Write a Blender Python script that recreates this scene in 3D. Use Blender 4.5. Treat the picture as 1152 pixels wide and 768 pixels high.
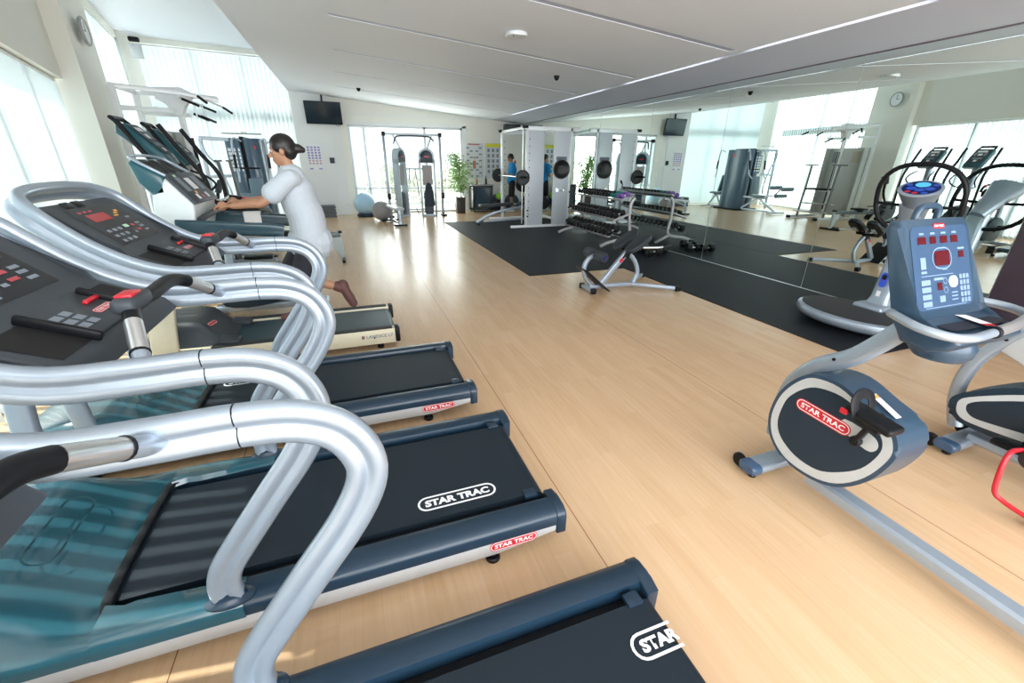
import bpy, bmesh, math, random
from mathutils import Vector, Matrix
PI = math.pi
random.seed(7)
for o in list(bpy.data.objects):
    bpy.data.objects.remove(o)
SC = bpy.context.scene
COL = SC.collection
# ------------------------------------------------------------------ camera
YAW, PITCH, ROLL, FPX = 0.35203, 0.40265, -0.00838, 475.12
EYE = 1.65
def setup_camera():
    cy, sy = math.cos(YAW), math.sin(YAW); cp, sp = math.cos(PITCH), math.sin(PITCH)
    f = Vector((sy*cp, cy*cp, -sp)); r = Vector((cy, -sy, 0)); d = f.cross(r)
    cr, sr = math.cos(ROLL), math.sin(ROLL)
    r2 = r*cr + d*sr; d2 = -r*sr + d*cr
    cam = bpy.data.cameras.new('camera'); o = bpy.data.objects.new('camera', cam); COL.objects.link(o)
    m = Matrix((r2, -d2, -f)).transposed().to_4x4(); m.translation = Vector((0, 0, EYE))
    o.matrix_world = m
    cam.sensor_width = 36; cam.lens = FPX*36/1152; cam.clip_start = 0.02; cam.clip_end = 300
    SC.camera = o
setup_camera()
SC.view_settings.view_transform = 'Standard'; SC.view_settings.look = 'None'
SC.view_settings.gamma = 1; SC.view_settings.use_curve_mapping = False
SC.view_settings.exposure = 0.45
# ------------------------------------------------------------------ sky, sun, daylight and added fill
W = bpy.data.worlds.new('sky'); SC.world = W; W.use_nodes = True
bg = W.node_tree.nodes['Background']; bg.inputs[0].default_value = (0.86, 0.93, 1.0, 1); bg.inputs[1].default_value = 1.5
def sun():
    l = bpy.data.lights.new('sun', 'SUN'); l.energy = 5.0; l.angle = 0.012; l.color = (1, .96, .88)
    o = bpy.data.objects.new('sun', l); COL.objects.link(o)
    d = Vector((.54, -.08, -.84)); o.rotation_euler = d.to_track_quat('-Z', 'Y').to_euler()
sun()
def area(name, loc, look, sx, sy, power, color=(1, 1, 1)):
    l = bpy.data.lights.new(name, 'AREA'); l.shape = 'RECTANGLE'; l.size = sx; l.size_y = sy; l.energy = power; l.color = color
    o = bpy.data.objects.new(name, l); COL.objects.link(o); o.location = loc
    o.rotation_euler = Vector(look).to_track_quat('-Z', 'Y').to_euler()
    return o
area('daylight_near_window', (-4.9, 5.0, 1.9), (.97, -.25, -.05), 7.5, 3.0, 60, (.93, .98, 1))
area('daylight_side_window', (-5.2, 12.2, 2.4), (.97, -.2, -.05), 4.6, 4.2, 75, (.95, .98, 1))
area('daylight_end_window', (-3.2, 16.2, 2.4), (.17, -.97, -.05), 3.6, 4.2, 70, (.97, .99, 1))
area('daylight_doors', (2.0, 16.6, 1.6), (0, -1, 0), 3.8, 2.8, 160, (.97, 1, .97))
area('fill_behind_camera', (1.8, -3.6, 2.2), (0, 1, -.05), 8, 3.6, 460, (.97, .98, 1))  # added fill lamp behind the camera; no facade is built there
# ------------------------------------------------------------------ materials
MATS = {}
def mat(name, col, rough=.5, metal=0, spec=.5, noise=None, bump=None, coat=0, trans=0, emit=None, aniso=None):
    if name in MATS: return MATS[name]
    m = bpy.data.materials.new(name); m.use_nodes = True; nt = m.node_tree; b = nt.nodes['Principled BSDF']
    b.inputs['Base Color'].default_value = (*col, 1); b.inputs['Roughness'].default_value = rough
    b.inputs['Metallic'].default_value = metal; b.inputs['Specular IOR Level'].default_value = spec
    if coat: b.inputs['Coat Weight'].default_value = coat; b.inputs['Coat Roughness'].default_value = .08
    if trans: b.inputs['Transmission Weight'].default_value = trans
    if emit: b.inputs['Emission Color'].default_value = (*emit[0], 1); b.inputs['Emission Strength'].default_value = emit[1]
    tc = nt.nodes.new('ShaderNodeTexCoord')
    if noise is None: noise = (30, .06)
    n = nt.nodes.new('ShaderNodeTexNoise'); n.inputs['Scale'].default_value = noise[0]; n.inputs['Detail'].default_value = 4
    nt.links.new(tc.outputs['Object'], n.inputs['Vector'])
    mx = nt.nodes.new('ShaderNodeMix'); mx.data_type = 'RGBA'; mx.inputs['Factor'].default_value = 0
    k = noise[1]
    mx.inputs[6].default_value = tuple(c*(1-k) for c in col) + (1,); mx.inputs[7].default_value = tuple(min(1, c*(1+k)) for c in col) + (1,)
    nt.links.new(n.outputs['Fac'], mx.inputs[0]); nt.links.new(mx.outputs[2], b.inputs['Base Color'])
    if bump:
        n2 = nt.nodes.new('ShaderNodeTexNoise'); n2.inputs['Scale'].default_value = bump[0]
        nt.links.new(tc.outputs['Object'], n2.inputs['Vector'])
        bp = nt.nodes.new('ShaderNodeBump'); bp.inputs['Strength'].default_value = bump[1]; bp.inputs['Distance'].default_value = .002
        nt.links.new(n2.outputs['Fac'], bp.inputs['Height']); nt.links.new(bp.outputs['Normal'], b.inputs['Normal'])
    MATS[name] = m; return m
M_SILVER = mat('silver_paint', (.37, .44, .52), .33, .5, coat=.25)
M_ALU = mat('brushed_aluminium', (.72, .73, .74), .28, .9)
M_WHITEP = mat('white_powder_coat', (.84, .87, .90), .35, .1)
M_PANEL = mat('pale_grey_panel', (.54, .56, .57), .4, .15)
M_NAVY = mat('navy_plastic', (.009, .028, .052), .34, spec=.4, coat=.2, bump=(260, .15))
M_TEAL = mat('teal_hood_plastic', (.020, .085, .115), .20, coat=.6)
M_BELT = mat('treadmill_belt', (.009, .017, .026), .5, spec=.3, noise=(420, .35), bump=(500, .4))
M_BLACK = mat('black_plastic', (.006, .007, .009), .42, spec=.25)
M_RUBBER = mat('black_rubber', (.018, .019, .022), .6, bump=(300, .3))
M_GREYPL = mat('charcoal_console_plastic', (.045, .055, .066), .45, spec=.35, bump=(400, .2))
M_DISPLAY = mat('dark_display_glass', (.008, .011, .016), .2, spec=.4)
M_RED = mat('red_plastic', (.62, .015, .03), .3)
M_LED = mat('red_led_display', (.22, .01, .012), .2, emit=((1, .08, .1), .10))
M_DARKLED = mat('dark_red_display', (.09, .006, .01), .15)
M_CREAM = mat('cream_paint', (.72, .68, .52), .4)
M_WHITE = mat('white_print', (.88, .9, .92), .5)
M_GREYPRINT = mat('grey_print', (.22, .26, .31), .5)
M_ORANGE = mat('orange_print', (.85, .42, .08), .5)
M_GREEN = mat('pale_green_button', (.55, .85, .62), .4)
M_BLUEC = mat('blue_grey_console', (.024, .058, .100), .35, coat=.2)
M_BLUEF = mat('blue_console_face', (.038, .085, .165), .32, coat=.3)
M_BLUEB = mat('dark_blue_housing', (.010, .028, .048), .35, spec=.4)
M_STRIPE = mat('silver_stripe', (.58, .62, .64), .4, .2)
M_VINYL = mat('dark_vinyl_upholstery', (.028, .036, .045), .45, spec=.35)
M_MAPLE = None
# ------------------------------------------------------------------ object helpers
def meta(o, label=None, cat=None, group=None, kind=None):
    if label: o['label'] = label
    if cat: o['category'] = cat
    if group: o['group'] = group
    if kind: o['kind'] = kind
    return o
def thing(name, label, cat, loc=(0, 0, 0), rz=0, group=None):
    o = bpy.data.objects.new(name, None); COL.objects.link(o); o.location = loc; o.rotation_euler = (0, 0, rz)
    o.empty_display_size = .1
    return meta(o, label, cat, group)
def obj(name, bm, m, parent=None, angle=40, label=None):
    me = bpy.data.meshes.new(name)
    bmesh.ops.recalc_face_normals(bm, faces=bm.faces)
    for f in bm.faces: f.smooth = True
    bm.to_mesh(me); bm.free()
    if angle: me.set_sharp_from_angle(angle=math.radians(angle))
    for x in (m if isinstance(m, (list, tuple)) else [m]): me.materials.append(x)
    o = bpy.data.objects.new(name, me); COL.objects.link(o)
    if parent: o.parent = parent
    if label: o['label'] = label
    return o
def struct(name, bm, m, label=None):
    o = obj(name, bm, m); o['kind'] = 'structure'
    if label: o['label'] = label
    return o
def B(): return bmesh.new()
def copytree(root, loc, rz=None, label=None):
    r = root.copy(); COL.objects.link(r); r.location = loc
    if rz is not None: r.rotation_euler = (0, 0, rz)
    if label: r['label'] = label
    for ch in list(root.children):
        c = ch.copy(); COL.objects.link(c); c.parent = r
        for g in list(ch.children):
            d = g.copy(); COL.objects.link(d); d.parent = c
    return r
def box(bm, x0, x1, y0, y1, z0, z1, bev=0, seg=2, mi=0, mtx=None):
    vs = [bm.verts.new((x, y, z)) for x in (x0, x1) for y in (y0, y1) for z in (z0, z1)]
    fs = [bm.faces.new([vs[i] for i in f]) for f in ((0, 1, 3, 2), (4, 6, 7, 5), (0, 4, 5, 1), (2, 3, 7, 6), (0, 2, 6, 4), (1, 5, 7, 3))]
    for f in fs: f.material_index = mi
    geo = vs
    if bev:
        es = list({e for f in fs for e in f.edges})
        r = bmesh.ops.bevel(bm, geom=es, offset=bev, segments=seg, affect='EDGES', profile=.5, clamp_overlap=True)
        geo = list({v for v in vs if v.is_valid} | {v for f in r['faces'] for v in f.verts})
        for f in r['faces']: f.material_index = mi
    if mtx is not None:
        for v in geo: v.co = mtx @ v.co
    return geo
def rbox(bm, c, size, rot=(0, 0, 0), bev=0, seg=2, mi=0):
    from mathutils import Euler
    m = Matrix.Translation(c) @ Euler(rot).to_matrix().to_4x4()
    s = Vector(size)/2
    return box(bm, -s.x, s.x, -s.y, s.y, -s.z, s.z, bev, seg, mi, m)
def smooth(pts, n=6, closed=False):
    P = [Vector(p) for p in pts]; out = []
    N = len(P); rng = range(N if closed else N-1)
    for i in rng:
        if closed: p0, p1, p2, p3 = P[(i-1) % N], P[i], P[(i+1) % N], P[(i+2) % N]
        else: p0, p1, p2, p3 = P[max(i-1, 0)], P[i], P[i+1], P[min(i+2, N-1)]
        for k in range(n):
            t = k/n
            out.append(.5*((2*p1)+(-p0+p2)*t+(2*p0-5*p1+4*p2-p3)*t*t+(-p0+3*p1-3*p2+p3)*t**3))
    if not closed: out.append(P[-1])
    return out
def circ(r, n=12, r2=None): return [(r*math.cos(2*PI*i/n), (r2 or r)*math.sin(2*PI*i/n)) for i in range(n)]
def rrect(w, h, r, n=3):
    o = []
    for cx, cy, a0 in ((w/2-r, h/2-r, 0), (-w/2+r, h/2-r, 90), (-w/2+r, -h/2+r, 180), (w/2-r, -h/2+r, 270)):
        for k in range(n+1):
            a = math.radians(a0+90*k/n); o.append((cx+r*math.cos(a), cy+r*math.sin(a)))
    return o
def sweep(bm, path, prof, up=(0, 0, 1), closed=False, scale=None, mi=0):
    P = [Vector(p) for p in path]; n = len(P)
    T = []
    for i in range(n):
        if closed: t = P[(i+1) % n]-P[(i-1) % n]
        else: t = P[min(i+1, n-1)]-P[max(i-1, 0)]
        T.append(t.normalized())
    N = Vector(up); N = (N-T[0]*N.dot(T[0]))
    if N.length < 1e-4: N = Vector((1, 0, 0)); N = N-T[0]*N.dot(T[0])
    N.normalize(); rings = []
    for i in range(n):
        if i:
            ax = T[i-1].cross(T[i])
            if ax.length > 1e-7: N = Matrix.Rotation(T[i-1].angle(T[i]), 3, ax.normalized()) @ N
            N = (N-T[i]*N.dot(T[i])).normalized()
        S = T[i].cross(N); s = scale[i] if scale else 1
        rings.append([bm.verts.new(P[i]+S*(a*s)+N*(b*s)) for a, b in prof])
    m = len(prof)
    for i in range(n if closed else n-1):
        A, Bq = rings[i], rings[(i+1) % n]
        for k in range(m):
            f = bm.faces.new((A[k], A[(k+1) % m], Bq[(k+1) % m], Bq[k])); f.material_index = mi
    if not closed:
        for R in (rings[0], rings[-1]):
            f = bm.faces.new(R); f.material_index = mi
def tube(bm, pts, r, n=10, sm=0, closed=False, scale=None, mi=0):
    if sm: pts = smooth(pts, sm, closed)
    sweep(bm, pts, circ(r, n), closed=closed, scale=scale, mi=mi)
def bar(bm, pts, w, h, up=(0, 0, 1), r=.006, sm=0, mi=0):
    if sm: pts = smooth(pts, sm)
    sweep(bm, pts, rrect(w, h, min(r, w/2.1, h/2.1)), up=up, mi=mi)
def prism(bm, poly, axis, a0, a1, bev=0, mi=0):
    """poly of 2-D points; axis 'x','y','z' is the extrusion axis between a0 and a1"""
    def P(u, v, w): return {'x': (w, u, v), 'y': (u, w, v), 'z': (u, v, w)}[axis]
    A = [bm.verts.new(P(u, v, a0)) for u, v in poly]; C = [bm.verts.new(P(u, v, a1)) for u, v in poly]
    n = len(poly); fs = [bm.faces.new(A), bm.faces.new(C)]
    for i in range(n): fs.append(bm.faces.new((A[i], A[(i+1) % n], C[(i+1) % n], C[i])))
    for f in fs: f.material_index = mi
    if bev:
        es = list(set(fs[0].edges) | set(fs[1].edges))
        r = bmesh.ops.bevel(bm, geom=es, offset=bev, segments=3, affect='EDGES', profile=.5, clamp_overlap=True)
        for f in r['faces']: f.material_index = mi
    return fs
def lathe(bm, prof, c=(0, 0, 0), axis='z', n=24, mi=0):
    """prof = [(radius, height)...]"""
    c = Vector(c); rings = []
    for r, h in prof:
        ring = []
        for i in range(n):
            a = 2*PI*i/n; x, y = r*math.cos(a), r*math.sin(a)
            v = {'z': (x, y, h), 'x': (h, x, y), 'y': (x, h, y)}[axis]
            ring.append(bm.verts.new(c+Vector(v)))
        rings.append(ring)
    for A, C in zip(rings, rings[1:]):
        for i in range(n):
            f = bm.faces.new((A[i], A[(i+1) % n], C[(i+1) % n], C[i])); f.material_index = mi
    for R in (rings[0], rings[-1]):
        f = bm.faces.new(R); f.material_index = mi
def cyl(bm, c, r, h, axis='z', n=20, bev=.0, mi=0):
    if bev: lathe(bm, [(r-bev, -h/2), (r, -h/2+bev), (r, h/2-bev), (r-bev, h/2)], c, axis, n, mi)
    else: lathe(bm, [(r, -h/2), (r, h/2)], c, axis, n, mi)
def xform(bm, m):
    for v in bm.verts: v.co = m @ v.co
# ---- lettering -----------------------------------------------------
def text_into(bm, s, h, M, sx=1.25, bold=.02, mi=0, depth=.0012, maxw=None):
    cu = bpy.data.curves.new('lettering', 'FONT'); cu.body = s; cu.size = 1; cu.offset = bold
    cu.align_x = 'CENTER'; cu.align_y = 'CENTER'; cu.resolution_u = 3
    o = bpy.data.objects.new('lettering', cu); COL.objects.link(o)
    bpy.context.view_layer.update()
    me = bpy.data.meshes.new_from_object(o)
    bpy.data.objects.remove(o)
    xs = [v.co.x for v in me.vertices]; ys = [v.co.y for v in me.vertices]
    if not xs: return
    k = h/(max(ys)-min(ys)); cx = (max(xs)+min(xs))/2; cyy = (max(ys)+min(ys))/2
    kx = k*sx
    if maxw: kx = maxw/(max(xs)-min(xs))
    vs = [bm.verts.new(M @ Vector(((v.co.x-cx)*kx, (v.co.y-cyy)*k, depth))) for v in me.vertices]
    for p in me.polygons:
        try:
            f = bm.faces.new([vs[i] for i in p.vertices]); f.material_index = mi
        except ValueError: pass
    bpy.data.meshes.remove(me)
def stadium(w, h, n=8):
    r = h/2; o = []
    for cx, a0 in ((w/2-r, -90), (-w/2+r, 90)):
        for k in range(n+1):
            a = math.radians(a0+180*k/n); o.append((cx+r*math.cos(a), r*math.sin(a)))
    return o
def ring_into(bm, w, h, t, M, mi=0, z=.001):
    a = stadium(w, h); b = stadium(w-2*t, h-2*t)
    A = [bm.verts.new(M @ Vector((x, y, z))) for x, y in a]; C = [bm.verts.new(M @ Vector((x, y, z))) for x, y in b]
    n = len(a)
    for i in range(n):
        f = bm.faces.new((A[i], A[(i+1) % n], C[(i+1) % n], C[i])); f.material_index = mi
def fill_into(bm, w, h, M, mi=0, z=.0005):
    f = bm.faces.new([bm.verts.new(M @ Vector((x, y, z))) for x, y in stadium(w, h)]); f.material_index = mi
def frame_m(c, right, up):
    r = Vector(right).normalized(); u = Vector(up); u = (u-r*u.dot(r)).normalized(); n = r.cross(u)
    m = Matrix((r, u, n)).transposed().to_4x4(); m.translation = Vector(c); return m
def star_logo(parent, M, w, red=True, clip=None, name='logo'):
    bm = B(); h = w*.235
    if red:
        fill_into(bm, w, h, M, 0, .0006); ring_into(bm, w*.965, h*.86, h*.07, M, 1, .0012)
        text_into(bm, 'STAR TRAC', h*.44, M, 1.3, .03, 1, .0013, maxw=w*.80)
    else:
        ring_into(bm, w, h, h*.11, M, 1, .0012)
        text_into(bm, 'STAR TRAC', h*.48, M, 1.3, .05, 1, .0013, maxw=w*.82)
    if clip:
        bmesh.ops.bisect_plane(bm, geom=bm.verts[:]+bm.edges[:]+bm.faces[:], plane_co=clip[0], plane_no=clip[1], clear_outer=True)
    return obj(name, bm, [M_RED, M_WHITE], parent, angle=0)
def quads_into(bm, M, items, z=.001):
    """items: (cx, cy, w, h, material index) rectangles laid on a plane"""
    for cx, cy, w, h, mi in items:
        f = bm.faces.new([bm.verts.new(M @ Vector((cx+a*w/2, cy+b*h/2, z))) for a, b in ((-1, -1), (1, -1), (1, 1), (-1, 1))]); f.material_index = mi
# ================================================================== the room
XM = 5.95                      # mirror wall
YB = 15.45                     # end wall
def ceil_z(x): return 3.17-.088*(x-2.3)
def node_floor():
    m = bpy.data.materials.new('maple_floor'); m.use_nodes = True; nt = m.node_tree; b = nt.nodes['Principled BSDF']; L = nt.links
    tc = nt.nodes.new('ShaderNodeTexCoord')
    mp = nt.nodes.new('ShaderNodeMapping'); mp.inputs['Rotation'].default_value = (0, 0, PI/2)
    L.new(tc.outputs['Object'], mp.inputs['Vector'])
    br = nt.nodes.new('ShaderNodeTexBrick'); br.offset = .37; br.squash = 1
    br.inputs['Color1'].default_value = (.71, .50, .315, 1); br.inputs['Color2'].default_value = (.665, .455, .275, 1)
    br.inputs['Mortar'].default_value = (.65, .455, .28, 1)
    br.inputs['Scale'].default_value = 1; br.inputs['Mortar Size'].default_value = .0012; br.inputs['Brick Width'].default_value = .9; br.inputs['Row Height'].default_value = .083
    br.inputs['Bias'].default_value = 0
    L.new(mp.outputs[0], br.inputs['Vector'])
    mp2 = nt.nodes.new('ShaderNodeMapping'); mp2.inputs['Scale'].default_value = (28, 1.6, 1)
    L.new(tc.outputs['Object'], mp2.inputs['Vector'])
    n = nt.nodes.new('ShaderNodeTexNoise'); n.inputs['Scale'].default_value = 1.6; n.inputs['Detail'].default_value = 6; n.inputs['Roughness'].default_value = .6
    L.new(mp2.outputs[0], n.inputs['Vector'])
    cr = nt.nodes.new('ShaderNodeValToRGB'); cr.color_ramp.elements[0].position = .3; cr.color_ramp.elements[1].position = .75
    cr.color_ramp.elements[0].color = (.90, .87, .82, 1); cr.color_ramp.elements[1].color = (1.0, 1.0, 1.0, 1)
    L.new(n.outputs['Fac'], cr.inputs[0])
    mx = nt.nodes.new('ShaderNodeMix'); mx.data_type = 'RGBA'; mx.blend_type = 'MULTIPLY'; mx.inputs[0].default_value = 1
    L.new(br.outputs['Color'], mx.inputs[6]); L.new(cr.outputs[0], mx.inputs[7])
    # welded sheet seams every 1.667 m across the room
    sp = nt.nodes.new('ShaderNodeSeparateXYZ'); L.new(tc.outputs['Object'], sp.inputs[0])
    a = nt.nodes.new('ShaderNodeMath'); a.operation = 'SUBTRACT'; a.inputs[1].default_value = .865-1.665*.5; L.new(sp.outputs[0], a.inputs[0])
    w = nt.nodes.new('ShaderNodeMath'); w.operation = 'PINGPONG'; w.inputs[1].default_value = 1.665/2; L.new(a.outputs[0], w.inputs[0])
    g = nt.nodes.new('ShaderNodeMath'); g.operation = 'GREATER_THAN'; g.inputs[1].default_value = 1.665/2-.0022; L.new(w.outputs[0], g.inputs[0])
    mx2 = nt.nodes.new('ShaderNodeMix'); mx2.data_type = 'RGBA'; L.new(g.outputs[0], mx2.inputs[0]); L.new(mx.outputs[2], mx2.inputs[6]); mx2.inputs[7].default_value = (.22, .10, .045, 1)
    L.new(mx2.outputs[2], b.inputs['Base Color'])
    b.inputs['Roughness'].default_value = .23; b.inputs['Specular IOR Level'].default_value = .5
    return m
def poly_z(bm, pts, z0, z1=None, mi=0):
    if z1 is None:
        f = bm.faces.new([bm.verts.new((x, y, z0)) for x, y in pts]); f.material_index = mi
    else: prism(bm, pts, 'z', z0, z1, mi=mi)
M_FLOOR = node_floor()
M_WALL = mat('cream_wall_paint', (.87, .865, .80), .7, noise=(3, .02))
M_WALLW = mat('white_wall_paint', (.84, .86, .86), .7, noise=(3, .02))
M_CEIL = mat('white_ceiling_paint', (.80, .83, .90), .75, noise=(2, .015))
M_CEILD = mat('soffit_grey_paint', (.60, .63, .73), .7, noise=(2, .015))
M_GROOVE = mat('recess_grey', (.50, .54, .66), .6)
M_FRAME = mat('aluminium_window_frame', (.45, .48, .50), .4, .5)
def wallpt(y): return -3.7+(8.95-y)*.257      # the slanting window wall: x at a given y
YW = 1.25                                      # where the slanting wall starts
WP = lambda y, off=0: (wallpt(y)-off*.968, y-off*.249)
bm = B(); poly_z(bm, [(-2.3, -3.2), (6.05, -3.2), (6.05, YB+.1), (-1.2, YB+.1), (-4.9, 15.0), (-4.0, 9.6), (wallpt(8.95)-.3, 8.95), (-2.3, YW)], -.12, 0)
struct('floor', bm, M_FLOOR)
# outdoor ground beyond the glass
bm = B(); poly_z(bm, [(-40, -30), (30, -30), (30, 60), (-40, 60)], -.22, -.16)
struct('ground', bm, mat('pale_paving', (.75, .78, .72), .8, noise=(.6, .15)))
# near window wall: parapet-free opening with blinds, wall above 2.69
def slab(bm, p, q, z0, z1, t0=0, t1=.25, mi=0):
    p = Vector((*p, 0)); q = Vector((*q, 0)); d = (q-p).normalized(); n = Vector((-d.y, d.x, 0))
    c = [p+n*t0, q+n*t0, q+n*t1, p+n*t1]
    prism(bm, [(v.x, v.y) for v in c], 'z', z0, z1, mi=mi)
bm = B()
slab(bm, WP(YW), WP(8.95), 2.70, 4.45, 0, .3)
slab(bm, WP(YW), WP(8.95), -.1, 0.02, .16, .3)
box(bm, -2.2, -1.98, -3.2, YW+.15, 0, 4.45)
struct('wall_left', bm, M_WALL)
bm = B()
prism(bm, [WP(8.95), (-3.45, 8.93), (-3.62, 10.15), (-4.0, 10.2), (-4.05, 9.0)], 'z', 0, 4.45)
struct('wall_left_pillar', bm, M_WALL)
A0, A1 = (-3.86, 10.15), (-4.72, 14.55)      # tall side window
B0, B1 = (-4.56, 14.90), (-1.24, 15.48)      # tall end window
bm = B()
prism(bm, [(-4.68, 14.45), (-4.56, 14.75), (-4.52, 14.92), (-4.75, 15.15), (-5.0, 14.6)], 'z', 0, 4.45)
struct('wall_left_corner', bm, M_WALL)
bm = B()
slab(bm, A0, A1, 4.25, 4.45, 0, .25); slab(bm, B0, B1, 4.30, 4.45, 0, .25)
struct('wall_left_header', bm, M_WALL)
# end wall with door opening x .2 .. 3.82, z 0 .. 2.66
bm = B()
box(bm, -1.3, .2, YB, YB+.2, 0, 4.45)
box(bm, .2, 3.82, YB, YB+.2, 2.66, 4.45)
box(bm, 3.82, 6.05, YB, YB+.2, 0, 4.45)
struct('wall_back', bm, M_WALL)
bm = B(); box(bm, -1.25, -.28, YB-.10, YB, 0, 3.6); box(bm, -.28, -.02, YB-.04, YB, 0, 2.65)
struct('trim_1', bm, M_WALLW)
bm = B(); box(bm, -.3, 5.95, YB-.015, YB, 2.93, 2.96); struct('trim_2', bm, M_WALLW)
bm = B(); box(bm, 5.96, 6.1, 2.2, YB, 0, 4); struct('wall_right', bm, M_WALL)
# slab ceiling sloping down to the mirrors, with recessed strips
bm = B()
Y0 = -3.1
def cbox(x0, x1, y0, y1, dz0, dz1, mi=0):
    vs = [bm.verts.new((x, y, ceil_z(x)+dz)) for x in (x0, x1) for y in (y0, y1) for dz in (dz0, dz1)]
    for f in ((0, 1, 3, 2), (4, 6, 7, 5), (0, 4, 5, 1), (2, 3, 7, 6), (0, 2, 6, 4), (1, 5, 7, 3)):
        q = bm.faces.new([vs[i] for i in f]); q.material_index = mi
strips = [-1, 1, 3.0, 5.0, 7.03, 9.06, 11.1, 13.15]
G = .055
ys = [Y0]
for s in strips: ys += [s-G, s+G]
ys.append(YB)
for i in range(0, len(ys), 2): cbox(.03, 4.76, ys[i], ys[i+1], 0, .08)
cbox(-1.18, .03, Y0, YB, 0, .08); cbox(4.76, 4.86, Y0, YB, 0, .08)
cbox(-1.18, 6.0, Y0, YB, .08, .30)
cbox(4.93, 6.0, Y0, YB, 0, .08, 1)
box(bm, -1.3, -1.18, Y0, YB, 3.48, 4.45)
struct('ceiling', bm, [M_CEIL, M_CEILD])
bm = B(); poly_z(bm, [(-4.85, 15.3), (-1.19, 15.75), (-1.19, -3.2), (-2.05, -3.2), (-2.05, YW), (wallpt(9)-.1, 9), (-4.2, 10.2)], 4.42, 4.5)
struct('ceiling_high', bm, M_CEIL)
bm = B()
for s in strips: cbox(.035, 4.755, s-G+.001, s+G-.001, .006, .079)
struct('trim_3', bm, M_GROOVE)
# light trough running along the ceiling
for k, (ya, yb) in enumerate(((3.0, 4.9), (5.4, 7.6), (8.3, 10.3), (11, 13.6))):
    bm = B(); cbox(4.868, 4.922, ya, yb, .03, .075)
    o = obj('ceiling_light', bm, mat('lit_tube', (.9, .9, .9), .4, emit=((1, 1, 1), 1.6)))
    meta(o, ['slim white light strip in the ceiling trough nearest the camera', 'slim white ceiling trough light, second from the camera', 'slim white ceiling trough light above the dumbbell rack', 'slim white ceiling trough light farthest from the camera, by the weight cage'][k], 'light', 'strip lights in the ceiling trough')
# mirrors
mm = bpy.data.materials.new('mirror_glass'); mm.use_nodes = True; b_ = mm.node_tree.nodes['Principled BSDF']
b_.inputs['Base Color'].default_value = (.84, .93, .90, 1); b_.inputs['Metallic'].default_value = 1; b_.inputs['Roughness'].default_value = 0.0
wm = thing('wall_mirror', 'wall of tall frameless mirrors beside the black mats', 'mirror', (XM, 2.2, 0))
edges = [2.215, 4.13, 6.105, 8.08, 10.06, 12.04, 14.02, YB]
for a, c in zip(edges, edges[1:]):
    bm = B(); box(bm, 0, .008, a+.004-2.2, c-.004-2.2, .012, ceil_z(XM)-.012); obj('mirror_panel', bm, mm, wm, angle=30)
bm = B(); box(bm, -.012, .009, .0, YB-2.2, 0, .012); obj('bottom_channel', bm, M_ALU, wm)
bm = B(); box(bm, -.012, .009, .0, YB-2.2, ceil_z(XM)-.014, ceil_z(XM)-.001); obj('top_channel', bm, mat('dark_channel', (.12, .10, .12), .5), wm)
bm = B(); box(bm, 5.93, 6.1, -3.0, 2.205, 0, ceil_z(5.95)-.005)
struct('wall_right_dark_panel', bm, mat('dark_burgundy_laminate', (.035, .022, .035), .3, noise=(4, .5)), 'dark burgundy laminate wall panel where the mirrors end')
# end doors (glazed)
glass = bpy.data.materials.new('clear_glass'); glass.use_nodes = True
nt = glass.node_tree; nt.nodes.clear(); out = nt.nodes.new('ShaderNodeOutputMaterial'); mxs = nt.nodes.new('ShaderNodeMixShader'); tr = nt.nodes.new('ShaderNodeBsdfTransparent'); gl = nt.nodes.new('ShaderNodeBsdfGlossy')
gl.inputs['Roughness'].default_value = .02; mxs.inputs[0].default_value = .06; tr.inputs[0].default_value = (.96, .98, .97, 1)
nt.links.new(tr.outputs[0], mxs.inputs[1]); nt.links.new(gl.outputs[0], mxs.inputs[2]); nt.links.new(mxs.outputs[0], out.inputs[0])
bm = B()
for x0, x1 in ((.2, .26), (.64, .70), (2.52, 2.60), (3.76, 3.82)): box(bm, x0, x1, YB+.02, YB+.08, 0, 2.66)
for z0, z1 in ((0, .06), (2.6, 2.66), (.78, .82)): box(bm, .2, 3.82, YB+.02, YB+.08, z0, z1)
do = struct('door_1', bm, M_FRAME, 'glazed sliding doors in the end wall behind the cable machine')
bm = B(); box(bm, .26, 3.76, YB+.045, YB+.052, .06, 2.6); g = obj('glass_pane', bm, glass, do)
bm = B(); box(bm, 3.82, 3.95, YB-.02, YB+.0, 0, 2.72); box(bm, .1, 3.95, YB-.02, YB, 2.66, 2.75); struct('trim_4', bm, M_WALLW)
# translucent blind cloth
def blind_mat():
    m = bpy.data.materials.new('blind_fabric'); m.use_nodes = True; nt = m.node_tree; nt.nodes.clear(); L = nt.links
    o = nt.nodes.new('ShaderNodeOutputMaterial'); mx = nt.nodes.new('ShaderNodeMixShader'); d = nt.nodes.new('ShaderNodeBsdfDiffuse'); t = nt.nodes.new('ShaderNodeBsdfTranslucent')
    n = nt.nodes.new('ShaderNodeTexNoise'); n.inputs['Scale'].default_value = 60; cr = nt.nodes.new('ShaderNodeValToRGB')
    cr.color_ramp.elements[0].color = (.80, .86, .88, 1); cr.color_ramp.elements[1].color = (.90, .94, .95, 1)
    L.new(n.outputs[0], cr.inputs[0]); L.new(cr.outputs[0], d.inputs[0]); t.inputs[0].default_value = (.60, .68, .70, 1)
    mx.inputs[0].default_value = .5; L.new(d.outputs[0], mx.inputs[1]); L.new(t.outputs[0], mx.inputs[2]); L.new(mx.outputs[0], o.inputs[0]); return m
M_BLIND = blind_mat()
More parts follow.
